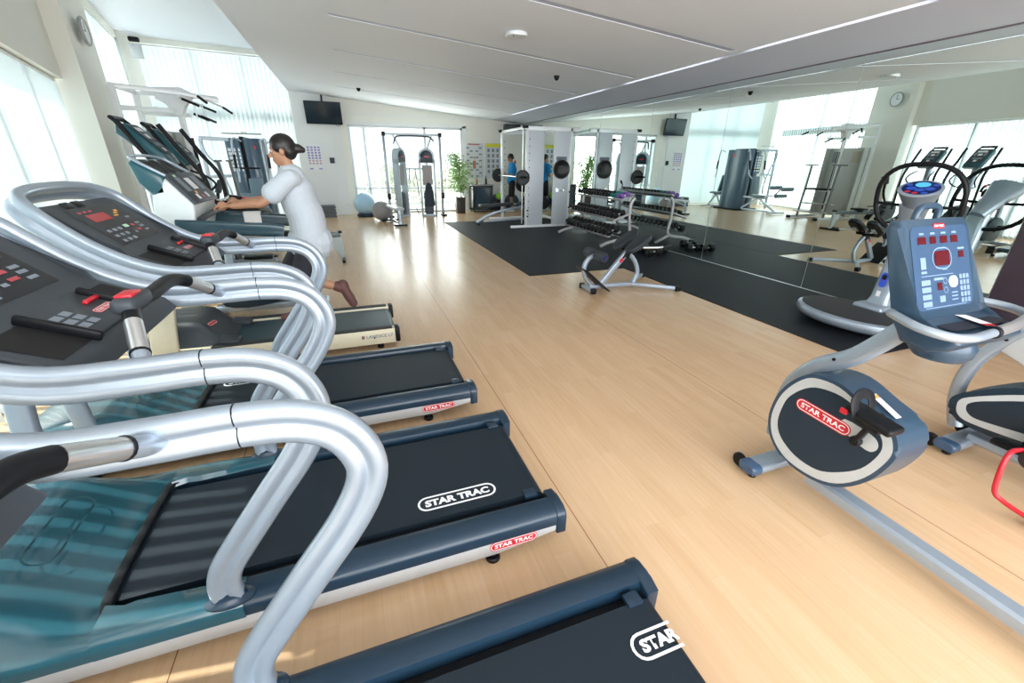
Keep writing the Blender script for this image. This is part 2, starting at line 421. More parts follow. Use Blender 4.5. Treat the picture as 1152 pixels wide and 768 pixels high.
def blind(name, label, p, q, z0, z1, off, pitch=.112, width=.127, ang=28):
    P = Vector((*p, 0)); Q = Vector((*q, 0)); d = (Q-P); L = d.length; d.normalize(); n = Vector((-d.y, d.x, 0))
    t = thing(name, label, 'blind', tuple(P+n*off), 0, 'vertical blinds over the windows')
    a = math.radians(ang); e = d*math.cos(a)+n*math.sin(a)
    bm = B(); k = 0
    while k*pitch < L-.05:
        c = d*(k*pitch+.06); w = width/2; j = random.uniform(-.05, .05); ee = (Matrix.Rotation(j, 3, 'Z') @ e)
        pts = [c-ee*w, c+n*.006, c+ee*w]
        lo = [bm.verts.new((v.x, v.y, z0)) for v in pts]; hi = [bm.verts.new((v.x, v.y, z1-.05)) for v in pts]
        for i in (0, 1): bm.faces.new((lo[i], lo[i+1], hi[i+1], hi[i]))
        k += 1
    obj('slats', bm, M_BLIND, t, angle=0)
    bm = B(); slab(bm, (0, 0), (d.x*L, d.y*L), z1-.045, z1, -.02, .03); obj('headrail', bm, M_WHITEP, t)
    return t
blind('vertical_blind', 'long pale vertical blind over the low side window, by the treadmill consoles', WP(YW+.15), WP(8.88), .04, 2.69, .10, ang=40)
blind('vertical_blind', 'tall vertical blind on the narrow side window past the clock pillar', A0, A1, .05, 4.25, .05)
blind('vertical_blind', 'tall vertical blind over the end window behind the multi gym', B0, B1, .05, 4.28, .05)
blind('vertical_blind', 'short pale vertical blind hanging over the glazed end doors', (.22, YB+.01), (1.0, YB+.01), .05, 2.62, .02, pitch=.12, ang=50)
# window frames behind the blinds
def window(name, p, q, z1, nm, tz=None):
    P = Vector((*p, 0)); Q = Vector((*q, 0)); L = (Q-P).length; d = (Q-P).normalized()
    bm = B()
    for i in range(nm+1):
        c = P+d*(L-.06)*i/nm; e = c+d*.06
        slab(bm, (c.x, c.y), (e.x, e.y), 0, z1, .17, .23)
    for a, b2 in [(0, .07), (z1-.06, z1)]+([tz] if tz else []): slab(bm, p, q, a, b2, .17, .23)
    w = struct(name, bm, M_FRAME)
    bm = B(); slab(bm, (P+d*.05).xy, (Q-d*.05).xy, .07, z1-.06, .195, .203); obj('glass_pane', bm, glass, w)
window('window_1', WP(YW+.1), WP(8.95), 2.70, 5)
window('window_2', A0, A1, 4.25, 2, (2.66, 2.88))
window('window_3', B0, B1, 4.3, 3, (2.66, 2.88))
# rubber mats
M_MAT = mat('rubber_mat', (.008, .011, .016), .6, spec=.28, noise=(14, .5), bump=(180, .5))
bm = B(); box(bm, 2.49, 4.195, 6.0, 12.6, 0, .008, .002, 1); meta(obj('rubber_mat', bm, M_MAT), 'wide black rubber mat under the weight cage, nearer the doors', 'mat')
bm = B(); box(bm, 4.205, 5.935, 2.21, 12.6, 0, .008, .002, 1); meta(obj('rubber_mat', bm, M_MAT), 'long black rubber mat running along the foot of the mirrors', 'mat')
# street scene through the doors
bm = B()
for k in range(34): box(bm, -1+k*.22, -1+k*.22+.025, 19.5, 19.53, 0, 2.1)
for z in (.3, 1.9): box(bm, -1, 6.4, 19.48, 19.55, z, z+.05)
meta(obj('garden_fence', bm, mat('glare_pale_fence', (.80, .83, .82), .6)), 'railing fence outside beyond the glazed doors, paled to look overexposed', 'fence')  # fence colour lightened to stand for blown-out daylight
def leaf_mass(name, label, cat, c, rad, n, m, size, seed):
    random.seed(seed); bm = B()
    for i in range(n):
        v = Vector((random.gauss(0, 1), random.gauss(0, 1), random.gauss(0, 1))).normalized()*random.random()**.4
        p = Vector(c)+Vector((v.x*rad[0], v.y*rad[1], v.z*rad[2]))
        a = Vector((random.uniform(-1, 1), random.uniform(-1, 1), random.uniform(-1, 1))).normalized()*size; b2 = a.orthogonal().normalized()*size*.5
        q = [bm.verts.new(p-a), bm.verts.new(p+b2), bm.verts.new(p+a), bm.verts.new(p-b2)]; bm.faces.new(q)
    o = obj(name, bm, m, angle=0); return meta(o, label, cat)
M_LEAF = mat('fresh_leaf', (.28, .46, .14), .5, noise=(5, .4)); M_LEAFP = mat('glare_pale_foliage', (.74, .80, .62), .6, noise=(3, .4))  # outdoor foliage paled in its colour to look overexposed
leaf_mass('hedge', 'low green hedge growing outside the glazed doors, paled to look overexposed', 'hedge', (2.5, 21, .8), (5, .6, .8), 2600, M_LEAFP, .12, 3)
leaf_mass('garden_tree', 'green tree crown seen through the tall end window blinds', 'tree', (-1.6, 21, 4.8), (1.5, 1.2, 1.9), 1800, M_LEAFP, .16, 5)
# ================================================================== treadmills of the front row
def rail_profile():
    # two fused tubes, one above the other, with a groove between (a = sideways, b = in the loop plane)
    o = []
    for a, b in ((.0, .052), (.014, .050), (.023, .040), (.0255, .026), (.0225, .012), (.0125, .003), (.0125, -.003), (.0225, -.012), (.0255, -.026), (.023, -.040), (.014, -.050), (.0, -.052)):
        o.append((a, b))
    return o + [(-a, b) for a, b in reversed(o[1:-1])]
RAILP = rail_profile()
def side_path(s):
    y = s*.43
    P = [(-.585, y, .20), (-.588, y, .27), (-.565, y, .345), (-.50, y, .44), (-.37, y, .615), (-.265, y, .755), (-.205, y, .87), (-.20, y, .955), (-.245, y, 1.04), (-.33, y, 1.088), (-.45, y, 1.102), (-.62, y, 1.10), (-.80, y, 1.105), (-.95, y, 1.155), (-1.085, y, 1.24), (-1.19, y, 1.335)]
    return P
def loop_path():
    a = side_path(-1); b = side_path(1)
    front = [(-1.27, -.415, 1.415), (-1.335, -.34, 1.465), (-1.365, -.2, 1.485), (-1.372, 0, 1.49), (-1.365, .2, 1.485), (-1.335, .34, 1.465), (-1.27, .415, 1.415)]
    return a + front + list(reversed(b))
def smoothstep(t): t = max(0, min(1, t)); return t*t*(3-2*t)
def make_treadmill():
    t = thing('treadmill', '', 'treadmill')
    HW = .465
    # deck rails: navy extrusions with rounded shoulder, pale skirt panel below
    for s in (-1, 1):
        bm = B()
        pr = [(.345, .175), (.352, .196), (.375, .203), (.425, .200), (.452, .187), (.462, .165), (.462, .128), (.345, .128)]
        prism(bm, [(s*a, z) for a, z in pr], 'x', -.98, .70, .003)
        obj('side_rail', bm, M_NAVY, t)
        bm = B(); prism(bm, [(-1.72, .055), (.42, .055), (.70, .092), (.70, .128), (-1.72, .128)], 'y', s*.40, s*.458, .004)
        obj('side_panel', bm, M_PANEL, t)
        bm = B(); prism(bm, [(s*a, z) for a, z in [(.300, .085), (.300, .190), (.352, .200), (.375, .207), (.425, .204), (.455, .191), (.466, .168), (.466, .08), (.44, .075)]], 'x', .695, .745, .008)
        obj('rear_end_cap', bm, M_NAVY, t)
        bm = B(); box(bm, .60, .66, s*.30-.02, s*.30+.03, .178, .196, .003); obj('belt_guide', bm, M_NAVY, t)
        bm = B(); cyl(bm, (.40, s*.43, .012), .032, .024, 'z', 20, .005); cyl(bm, (.40, s*.43, .04), .012, .05, 'z', 10); obj('levelling_foot', bm, M_BLACK, t)
        bm = B(); cyl(bm, (-1.45, s*.41, .035), .035, .03, 'y', 20, .006); box(bm, -1.48, -1.42, s*.39-.01, s*.39+.01, .03, .07); obj('front_wheel', bm, M_BLACK, t)
    bm = B(); box(bm, -1.66, .68, -.345, .345, .085, .150, .01); obj('deck_frame', bm, M_BLACK, t)
    # belt with its wrap round the rear roller
    bm = B(); pr = [(-1.05, .186), (.655, .186)]
    for k in range(1, 9):
        a = PI/2-PI*k/8; pr.append((.665+.038*math.cos(a), .148+.038*math.sin(a)))
    pr.append((-1.05, .110)); prism(bm, pr, 'y', -.295, .295)
    obj('running_belt', bm, M_BELT, t)
    # motor hood: a moulded height field
    bm = B(); nx, ny = 34, 26; grid = []
    X0, X1 = -1.80, -.975
    VL = [-1.003, -1.003, -.985, -.925]+[-.84+1.68*q/18 for q in range(19)]+[.925, .985, 1.003, 1.003]; ny = len(VL)-1
    for i in range(nx+1):
        x = X0+(X1-X0)*i/nx; row = []
        for j in range(ny+1):
            v = VL[j]; y = v*HW
            u = (X1-x)
            top = .198 + .145*smoothstep(u/.42) - .07*smoothstep((u-.52)/.30)
            top -= .045*math.exp(-((u-.03)/.07)**2)*(1-smoothstep((abs(v)-.6)/.25))*.4
            edge = smoothstep((abs(v)-.72)/.28)
            z = top*(1-edge)+(.197+.010*smoothstep(u/.5))*edge
            if j in (2, ny-2): z = .190
            if j in (1, ny-1): z = .165
            if j in (0, ny): z = .128
            if i == 0: z = .10; x = X0-.0
            row.append(bm.verts.new((x, y*(1-.10*smoothstep((u-.45)/.4)), z)))
        grid.append(row)
    for i in range(nx):
        for j in range(ny): bm.faces.new((grid[i][j], grid[i+1][j], grid[i+1][j+1], grid[i][j+1]))
    low = [bm.verts.new((v.co.x, v.co.y, .06)) for v in grid[0]]
    for j in range(ny): bm.faces.new((grid[0][j], grid[0][j+1], low[j+1], low[j]))
    for s in (-1, 1):       # shoulders that run back beside the belt
        pts = []
        for k in range(15):
            x = -.985+.44*k/14; q = smoothstep(k/14)
            yi = (.345-.02*(1-q)) if k > 2 else .345-.03*(3-k)/3
            zt = .206+.006*(1-q)
            prof = [(s*yi, .188), (s*(yi+.012), zt), (s*.43, zt-.001), (s*.458, zt-.016), (s*.467, .165), (s*.467, .127)]
            pts.append([bm.verts.new((x, a, z)) for a, z in prof])
        for A_, C_ in zip(pts, pts[1:]):
            for k in range(5): bm.faces.new((A_[k], A_[k+1], C_[k+1], C_[k]))
    hood = obj('motor_hood', bm, M_TEAL, t, angle=60)
    bm = B(); rp = smooth([(-.965, -.345, .196), (-.99, -.32, .197), (-.998, -.2, .198), (-1.0, 0, .198), (-.998, .2, .198), (-.99, .32, .197), (-.965, .345, .196)], 5)
    bar(bm, rp, .035, .018, r=.006); obj('hood_lip', bm, M_BLACK, t)
    Mh = frame_m((-1.22, 0, .322), (0, 1, 0), (-1, 0, .45))
    bm = B(); ring_into(bm, .36, .10, .008, Mh, 0, .008); obj('hood_emblem', bm, mat('dark_teal_emboss', (.010, .045, .06), .3), hood)
    # rails
    bm = B(); sweep(bm, smooth(loop_path(), 4), RAILP, up=(-1, 0, 0)); hr = obj('handrail_loop', bm, M_SILVER, t, angle=60)
    for s in (-1, 1):
        bm = B(); rp = side_path(s)
        sweep(bm, [(-.452, s*.43, 1.1025), (-.449, s*.43, 1.1025)], [(a*1.03, b*1.02) for a, b in RAILP], up=(0, 0, 1)); obj('rail_joint', bm, M_BLACK, hr)
        bm = B(); lathe(bm, [(.062, 0), (.062, .008), (.045, .018), (.04, .035), (.036, .036)], (-.587, s*.43, .195), 'z', 24); xform(bm, Matrix.Translation((-.587, s*.43, 0)) @ Matrix.Diagonal((1.3, .72, 1, 1)) @ Matrix.Translation((.587, -s*.43, 0)))
        obj('rail_base_collar', bm, M_NAVY, hr)
        # front mast
        bm = B(); bar(bm, [(-1.42, s*.36, .20), (-1.42, s*.375, .60), (-1.34, s*.39, 1.0), (-1.22, s*.41, 1.34)], .05, .09, up=(1, 0, 0), r=.02, sm=4); obj('front_mast', bm, M_SILVER, t)
    # grip bar
    half = [(-.60, -.425, 1.10), (-.605, -.39, 1.115), (-.62, -.35, 1.14), (-.655, -.25, 1.20), (-.665, -.20, 1.218)]
    gb = None
    for s in (-1, 1):
        H_ = [(x, y*-s, z) for x, y, z in half]
        bm = B(); tube(bm, H_[:3], .023, 14, 4); o = obj('grip_arm', bm, M_SILVER, t)
        bm = B(); tube(bm, [H_[2], H_[3]], .0235, 14, 2); obj('pulse_sensor', bm, M_ALU, o)
        bm = B(); tube(bm, [Vector(H_[2])+(Vector(H_[2])-Vector(H_[3]))*.06, Vector(H_[2])], .0255, 14); obj('sensor_collar', bm, M_BLACK, o)
        bm = B(); tube(bm, [H_[3], (-.672, -.20*-s, 1.220), (-.68, -.13*-s, 1.228), (-.68, 0, 1.225)], .024, 14, 4, scale=None); obj('control_grip', bm, M_BLACK, o)
        if s > 0: continue
        bm = B(); rbox(bm, (-.68, -.155*-s, 1.240), (.066, .15, .05), (0, 0, 0), .02, 3); obj('speed_switch_pod', bm, M_GREYPL, o)
        bm = B(); rbox(bm, (-.68, -.165*-s, 1.267), (.046, .075, .010), (0, 0, 0), .004); obj('red_switch', bm, M_RED, o)
    # console
    con = None
    prof = [(-.745, 1.075), (-.78, 1.12), (-.985, 1.205), (-1.02, 1.225), (-1.235, 1.419), (-1.285, 1.437), (-1.31, 1.425), (-1.30, 1.385), (-1.18, 1.25), (-1.03, 1.10), (-.90, 1.035), (-.80, 1.03)]
    bm = B(); prism(bm, prof, 'y', -.355, .355, .022); con = obj('console', bm, M_GREYPL, t, angle=35)
    up_v = Vector((-.225, 0, .203)).normalized()
    Mp = frame_m((-1.132, 0, 1.326), (0, 1, 0), up_v)
    bm = B(); quads_into(bm, Mp, [(0, 0, .47, .262, 0)], .0015)
    obj('display_panel', bm, M_DISPLAY, con, angle=0)
    bm = B(); it = [(-.06, .055, .19, .052, 0)]
    it += [(-.16+.05*k, .100, .035, .012, 1) for k in range(3)] + [(.10, .045, .05, .010, 3), (.13, .062, .045, .010, 3), (.16, .075, .04, .012, 3)]
    it += [(-.17+.058*i, -.035-.036*j, .038, .018, 2) for i in range(3) for j in range(3)]
    it += [(.03, -.030, .05, .020, 4), (.10, -.035, .045, .016, 1), (.10, -.07, .05, .014, 1), (.17, -.03, .05, .014, 2), (.17, -.055, .05, .014, 2), (.17, -.085, .05, .014, 2), (.04, -.08, .03, .014, 2), (.17, .02, .05, .012, 2)]
    quads_into(bm, Mp, it, .0024); obj('panel_print', bm, [M_LED, mat('dull_red_print', (.45, .06, .08), .4), M_GREYPRINT, M_ORANGE, M_GREEN], con, angle=0)
    for k in (-1, 1):
        bm = B(); rbox(bm, Mp @ Vector((-.10+.05*k, .155, .002)), (.04, .07, .004), (0, math.radians(42), 0), .004); obj('headphone_socket', bm, M_BLACK, con)
    tr = math.atan2(.085, .205); Mt = frame_m((-.885, 0, 1.163), (0, 1, 0), (-.205, 0, .085))
    for s in (-1, 1):
        bm = B(); quads_into(bm, Mt, [(s*.245, 0, .16, .17, 0)], .002); obj('cup_recess_shade', bm, mat('recess_shade_black', (.004, .004, .005), .7), con, angle=0)  # flat dark patch paints the shade inside a cup hollow
    bm = B(); m = Mt @ Matrix.Translation((0, .005, .008))
    box(bm, -.15, .15, -.095, .095, -.006, .006, .004, 2, 0, m); obj('tray_plate', bm, M_GREYPL, con)
    bm = B(); box(bm, -.17, -.148, -.105, .10, 0, .032, .008, 2, 0, Mt); obj('reading_ledge', bm, M_BLACK, con)
    bm = B(); box(bm, .138, .162, -.10, .09, 0, .036, .010, 2, 0, Mt); obj('reading_ledge', bm, M_BLACK, con)
    bm = B(); quads_into(bm, Mt, [(-.10+.05*i, .03-.035*j, .038, .025, 0) for i in range(2) for j in range(3)], .0155); obj('instruction_print', bm, M_GREYPRINT, con, angle=0)
    star_logo(con, Mt @ Matrix.Translation((.07, -.02, .0150)), .115)
    bm = B(); box(bm, .06, .16, .02, .036, .014, .026, .004, 2, 0, Mt); o = obj('safety_key_cord', bm, M_RED, con)
    return t
proto = make_treadmill()
proto.location = (0, 1.745, 0); proto['group'] = 'front row treadmills with navy decks'
proto['label'] = 'navy treadmill in the middle of the front row, whole rear deck in view'
tC = copytree(proto, (-.08, 2.965, 0), 0, 'third navy treadmill from the camera, its dark console ringed by a silver rail')
tA = copytree(proto, (.15, .525, 0), 0, 'nearest navy treadmill, only its rear deck and one silver handrail in the frame')
def deck_logos(t, belt_c, clip=False, side_x=.49):
    Mb = frame_m((belt_c[0], belt_c[1], .1865), (1, 0, 0), (0, 1, 0))
    star_logo(t, Mb, .375, False, (Vector((.70, 0, 0)), Vector((1, 0, 0))) if clip else None, 'belt_logo')
    Ms = frame_m((side_x, -.4590, .101), (1, 0, .0), (0, 0, 1))
    star_logo(t, Ms, .225, True, None, 'side_logo')
deck_logos(proto, (.30, -.20)); deck_logos(tC, (-.74, .20), side_x=.47); deck_logos(tA, (.715, .155), True)
for o in (proto, tC, tA):
    pass
# ================================================================== the runner's cream treadmill
def make_runner_treadmill():
    t = thing('treadmill', 'cream and black treadmill with the runner on it, behind the front row', 'treadmill', (0, 4.255, 0))
    M_CRW = mat('ivory_enamel', (.70, .77, .77), .35, coat=.3)
    for s in (-1, 1):
        bm = B(); prism(bm, [(s*a, z) for a, z in [(.30, .17), (.305, .195), (.385, .195), (.385, .055), (.36, .05), (.30, .10)]], 'x', -1.6, .26, .004); o = obj('side_rail', bm, M_CREAM, t)
        bm = B(); box(bm, -1.25, .22, s*.345-.04, s*.345+.04, .194, .203, .003); obj('foot_strip', bm, M_RUBBER, o)
        bm = B(); box(bm, .24, .285, s*.345-.055, s*.345+.055, .06, .205, .012); obj('end_cap', bm, M_BLACK, o)
        for k in range(4):
            bm = B(); cyl(bm, (-1.3+.45*k, s*.386, .12), .008, .004, 'y', 8); obj('rail_bolt', bm, M_BLACK, o)
        bm = B(); bar(bm, [(-1.58, s*.36, .10), (-1.50, s*.36, .58), (-1.36, s*.33, 1.05)], .055, .18, up=(1, 0, 0), r=.015, sm=4); obj('upright', bm, M_CREAM, t)
        bm = B(); pr = rrect(.045, .105, .022, 4); sweep(bm, smooth([(-1.25, s*.34, 1.18), (-1.1, s*.34, 1.17), (-.8, s*.34, 1.145), (-.62, s*.34, 1.13), (-.54, s*.34, 1.115)], 4), pr, up=(0, 0, 1)); obj('padded_arm', bm, mat('dark_teal_padding', (.012, .05, .07), .25, coat=.4), t)
        for x in (.1, -1.5):
            bm = B(); cyl(bm, (x, s*.345, .02), .03, .04, 'z', 16, .006); obj('levelling_foot', bm, M_BLACK, t)
    bm = B(); pr = [(-1.2, .186), (.20, .186)]+[(.215+.038*math.cos(PI/2-PI*k/8), .148+.038*math.sin(PI/2-PI*k/8)) for k in range(1, 9)]+[(-1.2, .11)]
    prism(bm, pr, 'y', -.26, .26); obj('running_belt', bm, mat('teal_black_belt', (.018, .045, .060), .35, noise=(300, .3)), t)
    bm = B(); nx, ny = 14, 14; g = []
    for i in range(nx+1):
        x = -1.72+.60*i/nx; row = []
        for j in range(ny+1):
            v = -1+2*j/ny; z = .19+.20*smoothstep(min((-1.12-x)/.25, 1))*(1-smoothstep((abs(v)-.75)/.25))
            if i == 0 or j in (0, ny): z = .10
            row.append(bm.verts.new((x, v*.335, z)))
        g.append(row)
    for i in range(nx):
        for j in range(ny): bm.faces.new((g[i][j], g[i+1][j], g[i+1][j+1], g[i][j+1]))
    rbox(bm, (-1.13, -.25, .21), (.16, .14, .05), (0, .15, 0), .02); rbox(bm, (-1.13, .25, .21), (.16, .14, .05), (0, .15, 0), .02)
    h = obj('motor_hood', bm, M_GREYPL, t, angle=60)
    star = frame_m((-1.28, -.12, .36), (0, -1, 0), (-.6, 0, .35))
    star = frame_m((-1.262, -.16, .338), (.2, 1, -.05), (-.62, .1, .5))
    bm = B(); fill_into(bm, .13, .035, star, 0, .014); ring_into(bm, .12, .03, .003, star, 1, .015); obj('hood_badge', bm, [M_RED, M_WHITE], h, angle=0)
    # console box: ivory side cheeks, dark panel, cup wells behind painted as flat shade
    bm = B(); prism(bm, [(-1.46, .86), (-1.24, .90), (-1.13, 1.20), (-1.115, 1.335), (-1.25, 1.52), (-1.36, 1.40)], 'y', -.30, .30, .02); c = obj('console', bm, M_CRW, t)
    Mp = frame_m((-1.175, 0, 1.438), (0, 1, 0), (-.135, 0, .185))
    bm = B(); box(bm, -.31, .31, -.13, .13, -.006, .012, .008, 2, 0, Mp); pn = obj('control_panel', bm, M_GREYPL, c)
    bm = B(); quads_into(bm, Mp, [(.02, .03, .12, .10, 0), (-.17, .03, .10, .12, 1), (.19, .03, .10, .12, 1), (-.12, -.08, .06, .045, 0), (.12, -.08, .06, .045, 0), (0, -.085, .05, .03, 2), (-.07, -.045, .05, .02, 3), (-.17, .105, .06, .02, 4)], .0135)
    obj('panel_print', bm, [M_WHITE, M_GREYPRINT, mat('dull_red_print', (.45, .06, .08), .4), M_ORANGE, M_GREEN], pn, angle=0)
    bm = B(); prism(bm, [(-1.25, 1.53), (-1.42, 1.645), (-1.45, 1.62), (-1.42, 1.48), (-1.34, 1.38), (-1.25, 1.40)], 'y', -.30, .30, .03); w = obj('cup_tray', bm, mat('deep_teal_plastic', (.012, .085, .11), .3, coat=.4), c)
    bm = B(); bar(bm, smooth([(-1.24, -.30, 1.535), (-1.40, -.30, 1.64), (-1.455, -.2, 1.665), (-1.465, 0, 1.67), (-1.455, .2, 1.665), (-1.40, .30, 1.64), (-1.24, .30, 1.535)], 6), .02, .02, r=.008); obj('tray_rim', bm, M_SILVER, w)
    Mq = frame_m((-1.335, 0, 1.592), (0, 1, 0), (-.17, 0, .115))
    bm = B()
    for k in (-1, 0, 1):
        for p in [rrect(.15, .17, .05, 4)]:
            bm.faces.new([bm.verts.new(Mq @ Vector((a+k*.17, b, .003))) for a, b in p])
    obj('cup_well_shade', bm, mat('recess_shade_black', (.004, .004, .005), .7), w, angle=0)  # wells drawn flat, their inner shade put into the colour
    bm = B(); bar(bm, [(-1.10, -.31, 1.22), (-1.08, -.20, 1.24), (-1.075, 0, 1.25), (-1.08, .20, 1.24), (-1.10, .31, 1.22)], .04, .04, r=.015, sm=4); obj('front_bar', bm, M_GREYPL, t)
    Ms = frame_m((.10, -.3880, .135), (1, 0, 0), (0, 0, 1))
    bm = B(); text_into(bm, 'LANDICE L7', .032, Ms, 1.3, .02, 0, .001, maxw=.24); quads_into(bm, Ms, [(-.15, 0, .025, .03, 1)], .001); obj('side_lettering', bm, [M_GREYPRINT, mat('brown_print', (.25, .12, .08), .5)], t, angle=0)
    return t
make_runner_treadmill()
# ================================================================== the two blue exercise bikes on the right
def objw(name, bm, m, t, angle=40, label=None):
    """mesh given in room coordinates, parented to a thing (or to a part of it) standing at root.location"""
    root = t
    while root.parent: root = root.parent
    xform(bm, Matrix.Translation(-root.location)); return obj(name, bm, m, t, angle, label)
def fan(bm, pts, mi=0):
    f = bm.faces.new([bm.verts.new(p) for p in pts]); f.material_index = mi
def band_x(bm, outer, inner, x, mi=0):
    n = len(outer); A = [bm.verts.new((x, a, b)) for a, b in outer]; C = [bm.verts.new((x, a, b)) for a, b in inner]
    for i in range(n):
        f = bm.faces.new((A[i], A[(i+1) % n], C[(i+1) % n], C[i])); f.material_index = mi
def sm2(pts, n=4): return [(v.x, v.y) for v in smooth([(a, b, 0) for a, b in pts], n, True)]
def grow(pts, d):
    cx = sum(p[0] for p in pts)/len(pts); cy = sum(p[1] for p in pts)/len(pts)
    return [(cx+(a-cx)*(1+d/math.hypot(a-cx, b-cy)), cy+(b-cy)*(1+d/math.hypot(a-cx, b-cy))) for a, b in pts]
def foot_bar(t, cx, cy, half, wheels=True):
    bm = B(); bar(bm, [(cx-half+.05, cy, .062), (cx+half-.05, cy, .062)], .11, .055, r=.02); o = objw('front_stabiliser', bm, M_SILVER, t)
    for s in (-1, 1):
        bm = B(); sweep(bm, [(cx+s*(half-.06), cy, .062), (cx+s*(half-.012), cy, .062), (cx+s*half, cy, .062)], rrect(.116, .06, .025, 3), scale=[1, 1, .8]); objw('stabiliser_cap', bm, M_BLUEF, o)
        bm = B(); cyl(bm, (cx+s*(half-.05), cy+.085, .045), .043, .03, 'x', 20, .008); objw('transport_wheel', bm, M_BLACK, o)
        bm = B(); cyl(bm, (cx+s*(half-.05), cy-.01, .018), .022, .034, 'z', 14, .004); objw('rubber_foot', bm, M_BLACK, o)
    return o
def bike_one():
    t = thing('exercise_bike', 'blue and silver exercise bike with red logo on its round drive housing', 'exercise bike', (2.15, 1.34, 0))
    foot_bar(t, 2.16, 1.35, .245)
    bm = B(); pr = [(.047, .0), (.044, .022), (.030, .034), (-.030, .034), (-.044, .022), (-.047, 0), (-.044, -.026), (.044, -.026)]
    sweep(bm, [(2.15, 1.15, .10), (2.15, .95, .098), (2.15, -1.1, .085)], pr); objw('main_beam', bm, M_SILVER, t)
    bm = B(); bar(bm, [(1.92, -1.1, .05), (2.38, -1.1, .05)], .08, .05, r=.02); objw('rear_stabiliser', bm, M_SILVER, t)
    so = sm2([(1.377, .347), (1.372, .455), (1.344, .544), (1.288, .629), (1.223, .678), (1.108, .688), (.983, .642), (.883, .607), (.838, .551), (.832, .474), (.886, .333), (.978, .224), (1.093, .176), (1.237, .180), (1.335, .247)])
    si = sm2([(1.337, .355), (1.334, .455), (1.314, .524), (1.257, .599), (1.19, .640), (1.083, .651), (.977, .616), (.911, .580), (.873, .535), (.870, .472), (.910, .368), (.987, .285), (1.079, .228), (1.199, .228), (1.298, .280)])
    sh = grow(so, .018)
    bm = B(); prism(bm, sh, 'x', 2.045, 2.255, .014); h = objw('drive_housing', bm, M_BLUEC, t, angle=50)
    bm = B(); band_x(bm, so, si, 2.0435); objw('silver_ring', bm, M_STRIPE, h, angle=0)
    bm = B(); fan(bm, [(2.0433, a, b) for a, b in si]); objw('side_cover', bm, M_BLUEB, h, angle=0)
    bm = B(); band_x(bm, so, si, 2.2565); objw('silver_ring', bm, M_STRIPE, h, angle=0)
    bm = B(); tongue = [(1.04, .555), (.92, .545), (.885, .52), (.885, .485), (.92, .465), (1.03, .50)]
    fan(bm, [(2.0427, a, b) for a, b in sm2(tongue, 3)]); objw('silver_tongue', bm, M_STRIPE, h, angle=0)
    Ml = frame_m((2.042, 1.135, .512), (0, -1, -.05), (0, 0, 1)); bm = B(); w = .275; hh = .066
    fill_into(bm, w, hh, Ml, 0, .0005); ring_into(bm, w*.96, hh*.84, .004, Ml, 1, .001); text_into(bm, 'STAR TRAC', hh*.42, Ml, 1.3, .03, 1, .0012, maxw=w*.8)
    objw('logo', bm, [M_RED, M_WHITE], h, angle=0)
    Mw = frame_m((2.12, .945, .667), (0, -1, -.45), (-1, 0, 0)); bm = B(); quads_into(bm, Mw, [(0, 0, .13, .035, 0), (-.052, 0, .02, .035, 1)], .003); objw('warning_label', bm, [M_WHITE, M_ORANGE], h, angle=0)
    # post
    bm = B(); pr = rrect(.062, .085, .03, 4); pth = smooth([(2.15, 1.405, .20), (2.15, 1.415, .36), (2.15, 1.385, .55), (2.15, 1.28, .705), (2.15, 1.14, .82), (2.15, .985, 1.03)], 6)
    sweep(bm, pth, pr, up=(0, 1, 0)); po = objw('console_post', bm, M_SILVER, t)
    bm = B()
    cyl(bm, (2.117, 1.21, .775), .008, .006, 'x', 10); o = objw('post_bolt', bm, M_BLACK, po)
    # crank and pedals
    for s, ay, az in ((-1, -.052, .17), (1, .052, -.17)):
        x = 2.15+s*.135
        bm = B(); bar(bm, [(x, .955, .497), (x, .955+ay, .497+az)], .022, .035, up=(1, 0, 0), r=.008); cyl(bm, (x, .955, .497), .024, .03, 'x', 16, .004); c = objw('crank_arm', bm, M_BLACK, t)
        px, py, pz = x+s*.065, .955+ay, .497+az
        bm = B(); rbox(bm, (px, py-.01, pz), (.10, .19, .035), (math.radians(8), 0, 0), .014, 3); rbox(bm, (px, py-.01, pz-.03), (.07, .10, .03), (math.radians(8), 0, 0), .01); p = objw('pedal', bm, M_BLACK, c)
        bm = B(); bar(bm, [(px-.05, py+.03, pz), (px-.052, py+.05, pz+.06), (px, py+.06, pz+.085), (px+.052, py+.05, pz+.06), (px+.05, py+.03, pz)], .045, .006, up=(0, 1, 0), r=.002, sm=4); objw('toe_strap', bm, M_BLACK, p)
        bm = B(); rbox(bm, (px-s*-.056, py+.075, pz), (.012, .03, .025), (0, 0, 0), .004); objw('strap_buckle', bm, M_RED, p)
    # console
    prof = [(.745, 1.06), (.755, 1.085), (.885, 1.105), (.905, 1.125), (1.035, 1.435), (1.055, 1.455), (1.09, 1.45), (1.10, 1.42), (1.02, 1.23), (.965, 1.09), (.92, 1.01), (.83, 1.00), (.77, 1.025)]
    bm = B(); prism(bm, prof, 'x', 1.955, 2.375, .022); c = objw('console', bm, M_BLUEC, t, angle=35)
    Mf = frame_m((2.165, .970, 1.280), (1, 0, 0), (0, .13, .31))
    bm = B(); rr = rrect(.36, .325, .03, 4); fan(bm, [Mf @ Vector((a, b, .0015)) for a, b in rr]); objw('console_face', bm, M_BLUEF, c, angle=0)
    bm = B(); it = []
    for k, w in enumerate((.05, .038, .045, .045)): it.append((-.115+.068*k, .108, w, .028, 0)); it.append((-.115+.068*k, .134, .03, .008, 1))
    it += [(.0, .035, .095, .058, 0), (.125, .045, .034, .026, 0), (.125, .068, .045, .008, 1), (-.12, .02, .032, .045, 1), (-.12, -.015, .035, .010, 1), (.01, -.008, .03, .008, 1)]
